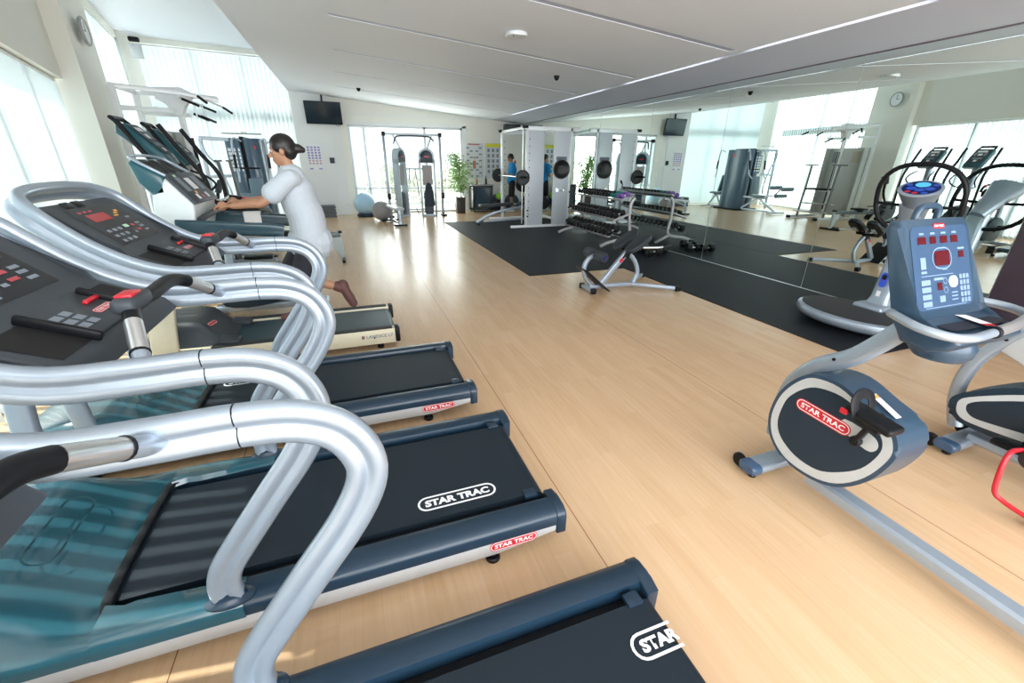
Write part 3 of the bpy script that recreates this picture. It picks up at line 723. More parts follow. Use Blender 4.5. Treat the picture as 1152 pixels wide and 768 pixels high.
    it += [(-.115, -.055-.028*k, .055, .020, 1) for k in range(4)] + [(-.03, -.075, .03, .03, 0), (-.035, -.045, .06, .010, 1), (-.02, -.125, .035, .025, 1)]
    it += [(.13+.022*(i-1), -.045-.024*j, .017, .018, 1) for i in range(3) for j in range(5)]
    it += [(.06, -.105-.014*k, .04, .005, 1) for k in range(3)] + [(-.04, -.030, .20, .003, 1), (-.0, -.155, .26, .003, 1)]
    quads_into(bm, Mf, it, .0028)
    fill_into(bm, .058, .046, Mf @ Matrix.Translation((.058, -.062, 0)), 2, .0028)
    ring_into(bm, .125, .085, .005, Mf @ Matrix.Translation((0, .035, 0)), 3, .0028)
    for dy in (-.055, -.092): ring_into(bm, .026, .026, .003, Mf @ Matrix.Translation((.006, dy, 0)), 1, .0028)
    objw('console_print', bm, [M_DARKLED, mat('pale_blue_print', (.20, .29, .44), .5), mat('start_button', (.78, .92, .80), .4), mat('mid_blue_ring', (.22, .32, .48), .4)], c, angle=0)
    Ml = Mf @ Matrix.Translation((.0, .162, .0015)); bm = B(); fill_into(bm, .075, .020, Ml, 0, .0008); text_into(bm, 'STAR TRAC', .009, Ml, 1.2, .03, 1, .0016, maxw=.06); objw('console_logo', bm, [M_RED, M_WHITE], c, angle=0)
    bm = B(); tube(bm, [(2.08, 1.075, 1.44), (2.085, 1.075, 1.48), (2.11, 1.075, 1.50), (2.19, 1.075, 1.50), (2.215, 1.075, 1.48), (2.22, 1.075, 1.44)], .013, 10, 4); objw('carry_handle', bm, M_BLUEC, c)
    bm = B(); fan(bm, [(2.165+a, .815+b, 1.0985) for a, b in rrect(.36, .07, .03, 4)]); objw('tray_recess_shade', bm, mat('recess_shade_blue', (.006, .012, .025), .6), c, angle=0)  # flat dark fill stands for shade in the tray hollow
    Mc = frame_m((2.19, .82, 1.103), (.35, 1, 0), (-1, .35, 0)); bm = B(); quads_into(bm, Mc, [(.01, 0, .10, .045, 0), (-.05, 0, .022, .042, 1)], .003); objw('instruction_card', bm, [M_WHITE, M_RED], c, angle=0)
    bm = B(); lathe(bm, [(.02, .92), (.08, .93), (.10, .955), (.105, .99), (.09, 1.03)], (2.18, .88, 0), 'z', 24); objw('console_neck', bm, M_BLUEC, c)
    # handlebar
    bm = B(); tube(bm, [(1.945, .97, 1.115), (1.915, .93, 1.115), (1.885, .84, 1.105), (1.915, .765, 1.095), (1.99, .735, 1.09), (2.09, .735, 1.092), (2.25, .735, 1.105), (2.38, .755, 1.12), (2.44, .83, 1.125), (2.42, .92, 1.13), (2.36, 1.0, 1.13)], .0165, 14, 6); hb = objw('handlebar', bm, M_SILVER, t)
    bm = B(); tube(bm, [(2.14, .734, 1.096), (2.25, .735, 1.105), (2.36, .748, 1.118)], .019, 14, 4); objw('pulse_grip', bm, M_ALU, hb)
    bm = B(); cyl(bm, (2.128, .7345, 1.095), .0225, .016, 'x', 18, .003); objw('grip_clamp', bm, M_BLACK, hb)
bike_one()
def bike_two():
    t = thing('exercise_bike', 'blue exercise bike cut off by the right edge, with long oval housing and curved post', 'exercise bike', (3.45, 1.1, 0))
    foot_bar(t, 3.46, 1.10, .225)
    so = sm2([(1.160, .300), (1.158, .335), (1.135, .365), (1.05, .425), (.93, .495), (.78, .56), (.62, .55), (.56, .45), (.60, .33), (.70, .262), (.844, .242), (1.0, .228), (1.10, .228), (1.145, .255)])
    si = sm2([(1.118, .310), (1.115, .335), (1.083, .367), (1.02, .405), (.92, .460), (.78, .515), (.65, .505), (.61, .44), (.64, .36), (.72, .305), (.859, .288), (1.0, .268), (1.07, .264), (1.105, .283)])
    sh = grow(so, .04)
    bm = B(); prism(bm, sh, 'x', 3.335, 3.565, .018); h = objw('drive_housing', bm, M_BLUEB, t, angle=50)
    bm = B(); band_x(bm, so, si, 3.333); objw('silver_ring', bm, M_STRIPE, h, angle=0)
    bm = B(); fan(bm, [(3.3325, a, b) for a, b in si]); objw('side_cover', bm, mat('very_dark_blue', (.008, .022, .038), .3), h, angle=0)
    bm = B(); sweep(bm, smooth([(3.45, 1.165, .12), (3.45, 1.215, .27), (3.45, 1.230, .42), (3.45, 1.205, .57), (3.45, 1.15, .69), (3.45, 1.08, .80), (3.45, .99, .90)], 6), rrect(.06, .075, .03, 4), up=(0, 1, 0)); p = objw('console_post', bm, M_SILVER, t)
    bm = B(); prism(bm, [(1.13, .66), (1.10, .74), (1.0, .86), (.80, .86), (.85, .55)], 'x', 3.43, 3.47, .01); objw('post_gusset', bm, M_PANEL, p)
    bm = B(); cyl(bm, (3.417, 1.12, .735), .008, .008, 'x', 12); objw('post_bolt', bm, M_BLACK, p)
    bm = B(); bar(bm, [(3.45, 1.08, .10), (3.45, -.2, .10)], .09, .06, r=.02); objw('main_beam', bm, M_SILVER, t)
    bm = B(); prism(bm, [(.62, .98), (.75, 1.0), (.92, 1.32), (.98, 1.30), (.98, 1.0), (.88, .88), (.7, .90)], 'x', 3.28, 3.62, .02); objw('console', bm, M_BLUEC, t)
    for s, ay, az in ((-1, .03, -.165), (1, -.03, .165)):
        x = 3.45+s*.15
        bm = B(); bar(bm, [(x, .80, .40), (x, .80+ay, .40+az)], .022, .035, up=(1, 0, 0), r=.008); c = objw('crank_arm', bm, M_BLACK, t)
        bm = B(); rbox(bm, (x+s*.06, .80+ay, .40+az), (.10, .19, .035), (0, 0, 0), .012); objw('pedal', bm, M_BLACK, c)
bike_two()
# crunch roller on the floor, mostly outside the frame
def ab_roller():
    t = thing('ab_roller', 'red tubular crunch roller with black foam pads on the floor at the right edge', 'fitness roller', (2.95, .6, 0))
    bm = B(); tube(bm, [(3.05, .74, .335), (2.98, .765, .335), (2.925, .765, .315), (2.90, .755, .24), (2.89, .735, .13), (2.90, .70, .095), (2.90, .62, .078), (2.90, .50, .07), (2.92, .25, .10), (2.94, .05, .25)], .0115, 12, 5); objw('tube_frame', bm, M_RED, t)
    bm = B(); tube(bm, [(3.22, .70, .32), (3.27, .68, .24), (3.28, .60, .08), (3.28, .30, .09), (3.26, .05, .25)], .0115, 12, 5); objw('tube_frame', bm, M_RED, t)
    bm = B(); lathe(bm, [(.02, -.16), (.05, -.15), (.06, -.10), (.045, -.07), (.06, -.03), (.062, .0), (.06, .08), (.05, .14), (.02, .15)], (3.14, .70, .31), 'x', 20); objw('foam_pad', bm, M_RUBBER, t)
    for x in (2.97, 3.21):
        bm = B(); cyl(bm, (x, .56, .05), .05, .06, 'x', 20, .015); objw('roller_wheel', bm, M_BLACK, t)
ab_roller()
# ================================================================== vibration trainer
def vib():
    cx, cy = 5.02, 2.82
    t = thing('vibration_plate', 'silver vibration trainer with oval platform, blue round display and black hoop handle', 'vibration plate', (cx, cy, 0))
    t.location.z = .0
    def E(a, b, z, n=40): return [(cx+a*math.cos(2*PI*i/n), cy+b*math.sin(2*PI*i/n), z) for i in range(n)]
    def stack(levels):
        bm = B(); R = [[bm.verts.new(p) for p in E(*l)] for l in levels]
        for A_, C_ in zip(R, R[1:]):
            for i in range(40): bm.faces.new((A_[i], A_[(i+1) % 40], C_[(i+1) % 40], C_[i]))
        bm.faces.new(R[0]); bm.faces.new(R[-1]); return bm
    objw('platform_body', stack([(.34, .50, .055), (.40, .56, .07), (.425, .59, .10), (.43, .595, .135), (.42, .585, .165), (.39, .555, .18)]), M_SILVER, t)
    objw('platform_mat', stack([(.385, .548, .176), (.385, .548, .186), (.36, .52, .19)]), M_RUBBER, t)
    for s in (-1, 1):
        bm = B(); rbox(bm, (cx-.02, cy+s*.38, .03), (.16, .10, .06), (0, 0, 0), .015); objw('rubber_foot', bm, M_BLACK, t)
    Mt = frame_m((4.638, 2.50, .128), (.28, -1, 0), (0, 0, 1)); bm = B(); text_into(bm, 'Vibration Trainer', .026, Mt, 1.0, .0, 0, .01); objw('rim_lettering', bm, M_GREYPRINT, t, angle=0)
    ax, ay = 5.33, 2.80
    bm = B(); sweep(bm, smooth([(ax, ay, .17), (ax+.02, ay, .30), (ax+.05, ay, .70), (ax+.03, ay, 1.05), (ax-.06, ay, 1.28)], 5), rrect(.19, .13, .05, 4), up=(1, 0, 0), scale=[1.5-.5*min(1, k/5) if k < 5 else 1-.10*(k/20) for k in range(21)]); co = objw('column', bm, M_SILVER, t)
    bm = B(); rbox(bm, (ax-.04, ay, .20), (.30, .30, .07), (0, 0, 0), .03, 3); objw('column_base', bm, M_SILVER, co)
    Md = frame_m((ax-.048, ay, .50), (0, -1, 0), (.06, 0, 1)); bm = B(); fill_into(bm, .16, .07, Md @ Matrix.Rotation(PI/2, 4, 'Z'), 0, .004); fill_into(bm, .06, .045, Md @ Matrix.Translation((0, .03, 0)) @ Matrix.Rotation(PI/2, 4, 'Z'), 1, .005); quads_into(bm, Md, [(0, .0, .02, .008, 2), (0, -.15, .04, .06, 3)], .006)
    objw('column_switch', bm, [mat('electric_blue', (.03, .10, .65), .3), M_BLACK, M_RED, M_WHITE], co, angle=0)
    # head: a scoop with a tilted oval face
    bm = B(); nrm = Vector((-.55, -.25, .80)).normalized(); R = []
    u = Vector((.25, -1, 0)).normalized(); v = nrm.cross(u).normalized()
    c0 = Vector((5.19, 2.72, 1.43))
    for k, (r1, r2, d) in enumerate(((.075, .065, -.30), (.09, .075, -.22), (.125, .09, -.12), (.16, .11, -.04), (.175, .125, 0), (.16, .112, .006))):
        cc = c0+nrm*d+Vector((.02*(-d/.1), 0, -.02*(-d/.1))); R.append([bm.verts.new(cc+u*(r1*math.cos(2*PI*i/32))+v*(r2*math.sin(2*PI*i/32))) for i in range(32)])
    for A_, C_ in zip(R, R[1:]):
        for i in range(32): bm.faces.new((A_[i], A_[(i+1) % 32], C_[(i+1) % 32], C_[i]))
    bm.faces.new(R[0]); bm.faces.new(R[-1]); hd = objw('display_head', bm, M_SILVER, t)
    Mh = Matrix((u, v, nrm)).transposed().to_4x4(); Mh.translation = c0+nrm*.008
    bm = B(); fan(bm, [Mh @ Vector((.145*math.cos(a*PI/16), .098*math.sin(a*PI/16), .001)) for a in range(32)], 0)
    for px, py, r, mi in ((.0, .045, .045, 1), (-.07, -.01, .03, 2), (.0, -.03, .03, 2), (.07, -.01, .03, 2), (-.10, .04, .02, 2), (.10, .045, .02, 2), (-.02, -.075, .018, 3), (.05, -.07, .02, 2), (-.08, -.06, .018, 3)):
        fan(bm, [Mh @ Vector((px+r*1.3*math.cos(a*PI/8), py+r*.8*math.sin(a*PI/8), .003)) for a in range(16)], mi)
    objw('display_face', bm, [mat('deep_blue_face', (.008, .02, .12), .2), mat('cyan_display', (.05, .30, .50), .3, emit=((.1, .55, 1), .5)), mat('blue_button', (.03, .10, .55), .3), M_RED], hd, angle=0)
    # hoop handle: tilted ring in the plane across the column
    hc = Vector((5.28, 2.76, 1.32)); hu = Vector((-.05, 1, 0)).normalized(); hv = Vector((-.25, 0, .97)).normalized()
    bm = B(); sg = lambda v: math.copysign(abs(v)**.8, v)
    P = [hc+hu*(.36*sg(math.cos(2*PI*i/36)))+hv*(.34*sg(math.sin(2*PI*i/36))) for i in range(36)]
    tube(bm, P, .022, 12, 0, True); ho = objw('hoop_handle', bm, M_BLACK, t)
    bm = B(); tube(bm, [hc-hu*.355+hv*-.05, hc+Vector((.0, 0, -.06)), hc+hu*.355+hv*-.05], .015, 10, 4); objw('cross_bar', bm, M_BLACK, ho)
vib()
# ================================================================== back-extension bench
def back_ext():
    t = thing('back_extension_bench', 'silver and black back-extension bench standing at the corner of the mats', 'exercise bench', (3.5, 4.95, 0))
    bm = B(); bar(bm, [(2.96, 4.98, .06), (3.64, 4.93, .06)], .055, .055, r=.01); b0 = objw('base_rail', bm, M_SILVER, t)
    bm = B(); bar(bm, [(2.94, 4.83, .04), (2.94, 5.13, .04)], .05, .05, r=.01); objw('front_foot', bm, M_SILVER, t)
    for y in (4.82, 5.14): bm = B(); rbox(bm, (2.94, y, .04), (.075, .05, .075), bev=.012); objw('rubber_cap', bm, M_BLACK, b0)
    for s, y in ((-1, 4.56), (1, 5.36)):
        bm = B(); bar(bm, [(3.60, 4.93, .06), (3.80, 4.93+.45*(y-4.93), .06), (4.10, y, .05)], .05, .05, r=.01, sm=4); o = objw('rear_leg', bm, M_SILVER, t)
        bm = B(); rbox(bm, (4.11, y+.01*s, .045), (.08, .07, .07), bev=.012); objw('rubber_cap', bm, M_BLACK, o)
    bm = B(); bar(bm, [(3.12, 4.97, .07), (3.50, 4.95, .52)], .055, .075, up=(0, 0, 1), r=.01); st = objw('main_strut', bm, M_SILVER, t)
    Ms = frame_m((3.40, 4.921, .41), (.38, 0, .45), (-.45, 0, .38)); bm = B(); quads_into(bm, Ms, [(0, 0, .055, .045, 0), (.06, 0, .05, .03, 1)], .002); objw('strut_label', bm, [M_RED, M_BLACK], st, angle=0)
    bm = B(); bar(bm, [(3.64, 4.93, .07), (3.70, 4.94, .22), (3.64, 4.95, .38), (3.52, 4.95, .50)], .05, .05, up=(1, 0, 0), r=.01, sm=5); objw('curved_strut', bm, M_SILVER, t)
    bm = B(); bar(bm, [(3.02, 4.98, .07), (2.90, 4.98, .18), (2.86, 4.98, .33), (2.92, 4.98, .45), (3.03, 4.98, .50)], .05, .05, up=(1, 0, 0), r=.01, sm=5); objw('ankle_arm', bm, M_SILVER, t)
    for s in (-1, 1):
        bm = B(); cyl(bm, (3.02, 4.98+s*.135, .50), .068, .21, 'y', 24, .02); o = objw('foam_roller', bm, M_VINYL, t)
        bm = B(); cyl(bm, (3.02, 4.98+s*.245, .50), .03, .012, 'y', 16, .003); objw('roller_cap', bm, mat('dark_blue_cap', (.01, .015, .10), .3), o)
        c = Vector((3.555, 4.95+s*.15, .655)); a = -math.atan2(.20, .30)
        bm = B(); pts = []
        for k in range(28):
            th = 2*PI*k/28; pts.append((.20*math.copysign(abs(math.cos(th))**.75, math.cos(th)), .112*math.copysign(abs(math.sin(th))**.8, math.sin(th))*(1+.12*math.cos(th))))
        prism(bm, pts, 'z', -.032, .03, .016); xform(bm, Matrix.Translation(c) @ Matrix.Rotation(a, 4, 'Y')); o = objw('hip_pad', bm, M_VINYL, t)
        bm = B(); prism(bm, [(x*.85, y*.8) for x, y in pts], 'z', -.042, -.033); xform(bm, Matrix.Translation(c) @ Matrix.Rotation(a, 4, 'Y')); objw('pad_backing', bm, M_BLACK, o)
        bm = B(); rbox(bm, c+Vector((.03, 0, -.055)), (.12, .06, .02), (0, a, 0), .004); objw('pad_bracket', bm, M_ALU, o)
    bm = B(); bar(bm, [(3.52, 4.80, .535), (3.52, 5.10, .535)], .04, .04, r=.01); rbox(bm, (3.50, 4.95, .50), (.09, .07, .12), (0, .5, 0), .01); objw('pivot_block', bm, M_BLACK, t)
    for s in (-1, 1):
        bm = B(); tube(bm, [(3.62, 4.95+s*.18, .60), (3.80, 4.95+s*.24, .60), (3.92, 4.95+s*.26, .61)], .015, 10, 4); o = objw('side_handle', bm, M_ALU, t)
        bm = B(); tube(bm, [(3.88, 4.95+s*.257, .606), (4.02, 4.95+s*.26, .62)], .019, 10); objw('rubber_grip', bm, M_RUBBER, o)
    bm = B(); rbox(bm, (3.0, 4.96, .175), (.48, .34, .014), (0, math.radians(40), 0), .004); objw('foot_plate', bm, M_BLACK, t)
back_ext()
# ================================================================== weight cage (smith machine)
M_IRONP = mat('black_iron_plate', (.007, .008, .009), .4, spec=.35)
def plate_bm(bm, c, r, w, axis):
    lathe(bm, [(.027, -w/2), (.05, -w/2), (.055, -w*.30), (r*.80, -w*.30), (r*.86, -w/2), (r*.97, -w/2), (r, -w*.3), (r, w*.3), (r*.97, w/2), (r*.86, w/2), (r*.80, w*.30), (.055, w*.30), (.05, w/2), (.027, w/2)], c, axis, 32)
def smith():
    t = thing('weight_cage', 'tall white and grey barbell cage with wide panels, standing against the mirrors', 'weight cage', (4.9, 11.6, 0))
    M_CG = mat('pale_cage_grey', (.62, .67, .72), .4, .1)
    for y, k in ((10.85, 0), (12.75, 1)):
        bm = B(); box(bm, 3.92, 5.80, y-.04, y+.04, 0.008, .07, .008); o = objw('base_runner', bm, M_WHITEP, t)
        bm = B(); box(bm, 4.30, 5.80, y-.03, y+.03, 2.36, 2.46, .006); o = objw('top_rail', bm, M_WHITEP, t)
        for x0, x1 in ((4.37, 4.82), (5.10, 5.52)) if k == 0 else ((5.42, 5.52),):
            bm = B(); box(bm, x0, x1, y-.025, y+.025, .07, 2.37, .01); o = objw('side_panel', bm, M_CG, t)
        bm = B(); box(bm, 4.315, 4.375, y-.035, y+.035, .07, 2.44, .005); g = objw('front_upright', bm, M_WHITEP, t)
        for z in [ .35+.165*i for i in range(12)]:
            bm = B(); cyl(bm, (4.405, y-.026, z), .012, .012, 'y', 10); objw('catch_hole', bm, M_BLACK, g)
        bm = B(); cyl(bm, (4.27, y+(.10 if k == 0 else -.10), 1.25), .013, 2.3, 'z', 12); objw('guide_rod', bm, M_ALU, t)
        bm = B(); box(bm, 4.22, 4.36, y-.05, y+.05, 2.40, 2.47, .02); objw('rod_cap', bm, M_BLACK, t)
        bm = B(); box(bm, 5.54, 5.60, y-.03, y+.03, .07, 2.44, .005); objw('rear_upright', bm, M_WHITEP, t)
    for x, z in ((4.33, 2.42), (5.57, 2.42), (5.57, .10)):
        bm = B(); box(bm, x-.03, x+.03, 10.86, 12.74, z-.03, z+.03, .005); objw('cross_tie', bm, M_WHITEP, t)
    Mp = frame_m((5.31, 10.824, 1.72), (1, 0, 0), (0, 0, 1)); bm = B(); quads_into(bm, Mp, [(0, 0, .30, .10, 0)]+[(0, .03-.02*i, .27, .007, 1) for i in range(4)], .002); objw('notice_plate', bm, [M_GREYPRINT, M_BLACK], t, angle=0)
    for x, z in ((4.37, .45), (4.37, .30), (5.58, .9), (5.58, .5)):
        bm = B(); cyl(bm, (x, 10.79, z), .02, .05, 'y', 12, .004); objw('locking_knob', bm, M_BLACK, t)
    bm = B(); cyl(bm, (5.34, 10.77, .95), .02, .16, 'y', 12); cyl(bm, (5.20, 10.80, .95), .05, .02, 'y', 12); objw('storage_peg', bm, M_ALU, t)
    # barbell
    b = thing('barbell', 'long steel barbell racked across the front of the white cage', 'barbell', (4.22, 11.8, 1.25))
    bm = B(); cyl(bm, (4.22, 11.8, 1.27), .014, 2.5, 'y', 12); objw('bar', bm, M_ALU, b)
    for s in (-1, 1):
        bm = B(); cyl(bm, (4.22, 11.8+s*1.16, 1.27), .025, .34, 'y', 14, .003); objw('sleeve', bm, M_BLACK, b)
    for n, (loc, r, w, lab) in enumerate((((4.22, 10.80, 1.27), .19, .05, 'black weight plate on the near end of the racked barbell'), ((4.22, 12.80, 1.27), .19, .05, 'black weight plate on the far end of the racked barbell'),
            ((5.30, 10.775, 1.47), .235, .055, 'large black weight plate hung high on the grey cage panel'), ((5.0, 11.2, .60), .17, .05, 'black weight plate stored low between the cage panels'), ((4.36, 11.15, 1.1), .20, .05, 'black weight plate stored behind the front post of the cage'))):
        bm = B(); plate_bm(bm, loc, r, w, 'y'); cyl(bm, (loc[0], loc[1], loc[2]), .03, w*1.2, 'y', 14)
        o = obj('weight_plate', bm, M_BLACK); o.data.materials[0] = M_IRONP; meta(o, lab, 'weight plate', 'weight plates on the cage')
    # bench in the cage
    t = thing('weight_bench', 'black padded incline bench lying across the white cage', 'exercise bench', (4.0, 11.8, 0))
    bm = B(); rbox(bm, (3.82, 11.8, .52), (.95, .28, .07), (0, math.radians(-2), 0), .02, 3); objw('back_pad', bm, M_VINYL, t)
    bm = B(); rbox(bm, (4.55, 11.8, .54), (.36, .28, .07), (0, math.radians(-10), 0), .02, 3); objw('seat_pad', bm, M_VINYL, t)
    bm = B(); bar(bm, [(3.25, 11.8, .06), (3.75, 11.8, .30), (4.6, 11.8, .46)], .05, .07, r=.01, sm=3); bar(bm, [(3.45, 11.8, .08), (4.7, 11.8, .12)], .05, .05, r=.01); objw('frame', bm, M_SILVER, t)
    for x, w in ((3.27, .30), (4.72, .40)):
        bm = B(); bar(bm, [(x, 11.8-w/2, .035), (x, 11.8+w/2, .035)], .06, .055, r=.01); objw('foot', bm, M_BLACK, t)
    bm = B(); bar(bm, [(4.66, 11.8, .08), (4.66, 11.8, .50)], .05, .05, up=(1, 0, 0), r=.01); objw('leg', bm, M_BLACK, t)
smith()
# ================================================================== dumbbell rack
def make_rack():
    t = thing('dumbbell_rack', 'three-tier grey steel rack full of black dumbbells by the mirrors', 'rack', (5.25, 8.7, 0))
    M_RK = mat('warm_grey_steel', (.42, .40, .41), .35, .3)
    for y in (7.72, 9.72):
        bm = B(); bar(bm, [(4.78, y, .03), (4.98, y, .10), (5.35, y, .16), (5.46, y, .26), (5.42, y, .52), (5.42, y, .85), (5.50, y, .97)], .06, .05, up=(0, 1, 0), r=.012, sm=5); e = objw('end_frame', bm, M_RK, t)
        bm = B(); bar(bm, [(5.40, y, .18), (5.75, y, .03)], .06, .05, up=(0, 1, 0), r=.012); objw('rear_foot', bm, M_RK, e)
        bm = B(); bar(bm, [(5.02, y, .53), (5.42, y, .66)], .04, .05, up=(0, 1, 0), r=.01); objw('shelf_arm', bm, M_RK, e)
    for x, z in SHELVES:
        bm = B()
        for dx in (-.10, .13): rbox(bm, (x+dx, 8.72, z+.30*(dx)), (.06, 2.0, .018), (0, -.29, 0), .004)
        for dx in (-.13, .16): rbox(bm, (x+dx, 8.72, z+.30*dx+.012), (.012, 2.0, .035), (0, -.29, 0), .002)
        objw('shelf', bm, M_RK, t)
    bm = B(); tube(bm, [(5.35, 9.80, .98), (5.33, 9.82, 1.08), (5.36, 9.80, 1.18), (5.42, 9.78, 1.22), (5.40, 9.76, 1.14)], .014, 8, 4); objw('accessory_hook', bm, M_BLACK, t)
SHELVES = [(5.30, .96), (5.20, .58), (5.08, .24)]
make_rack()
def dumbbell(name, r, L, hw, m, hexa=True, cat='dumbbell'):
    """axis along local x"""
    t = thing(name, '', cat)
    for s in (-1, 1):
        bm = B(); n = 6 if hexa else 20
        lathe(bm, [(r*.80, -hw/2), (r, -hw*.32), (r, hw*.32), (r*.80, hw/2)], (s*(L/2-hw/2), 0, 0), 'x', n); obj('head', bm, m, t, angle=30)
        bm = B(); cyl(bm, (s*(L/2+.0005), 0, 0), r*.40, .002, 'x', 16); obj('end_disc', bm, mat('dark_steel_disc', (.10, .10, .11), .35, .6), t)
    bm = B(); lathe(bm, [(.013, -(L/2-hw)), (.017, 0), (.013, L/2-hw)], (0, 0, 0), 'x', 12); obj('handle', bm, M_ALU, t)
    return t
M_IRON = mat('black_hex_rubber', (.008, .009, .010), .42, spec=.4)
M_TLN = mat('teal_neoprene', (.01, .22, .20), .5); M_PUR = mat('purple_neoprene', (.22, .10, .45), .5)
ordn = ['first', 'second', 'third', 'fourth', 'fifth', 'sixth', 'seventh', 'eighth', 'ninth', 'tenth', 'eleventh', 'twelfth', 'thirteenth', 'fourteenth', 'fifteenth', 'sixteenth']
tiers = [('top', 16, .050, .20, .070, .122), ('middle', 14, .066, .27, .100, .142), ('bottom', 12, .078, .31, .115, .165)]
for (tn, cnt, r, L, hw, pitch), (sx, sz) in zip(tiers, SHELVES):
    base = dumbbell('dumbbell', r, L, hw, M_IRON); used = False; extra = {}
    for i in range(cnt):
        y = 7.82+pitch*i; z = sz+.01+r*.93+.0; col = 'black'
        if tn == 'top' and i < 4:
            key = 'purple' if i < 2 else 'teal'
            if key not in extra:
                extra[key] = dumbbell('dumbbell', r, L, hw, M_PUR if key == 'purple' else M_TLN); d = extra[key]
            else: d = copytree(extra[key], (0, 0, 0))
            col = key
        else:
            if used: d = copytree(base, (0, 0, 0))
            else: d = base; used = True
        d.location = (sx+.02, y, z); d.rotation_euler = (0, -.29, random.uniform(-.05, .05))
        d['label'] = '%s dumbbell on the %s tier of the rack, %s from the near end' % (col, tn, ordn[i]); d['group'] = 'dumbbells on the three-tier rack'
fd = dumbbell('dumbbell', .085, .30, .105, M_IRON)
for i, (x, y, a) in enumerate(((5.33, 7.20, .15), (5.40, 6.98, -.1), (5.55, 6.78, .2), (5.30, 6.66, 0))):
    d = fd if i == 0 else copytree(fd, (0, 0, 0)); d.location = (x, y, .082); d.rotation_euler = (PI/6*0, 0, a)
    d['label'] = ['heavy black dumbbell on the mat, closest to the rack', 'heavy black dumbbell on the mat, second from the rack', 'heavy black dumbbell on the mat closest to the mirror', 'heavy black dumbbell on the mat nearest the camera'][i]; d['group'] = 'dumbbells left on the mat'
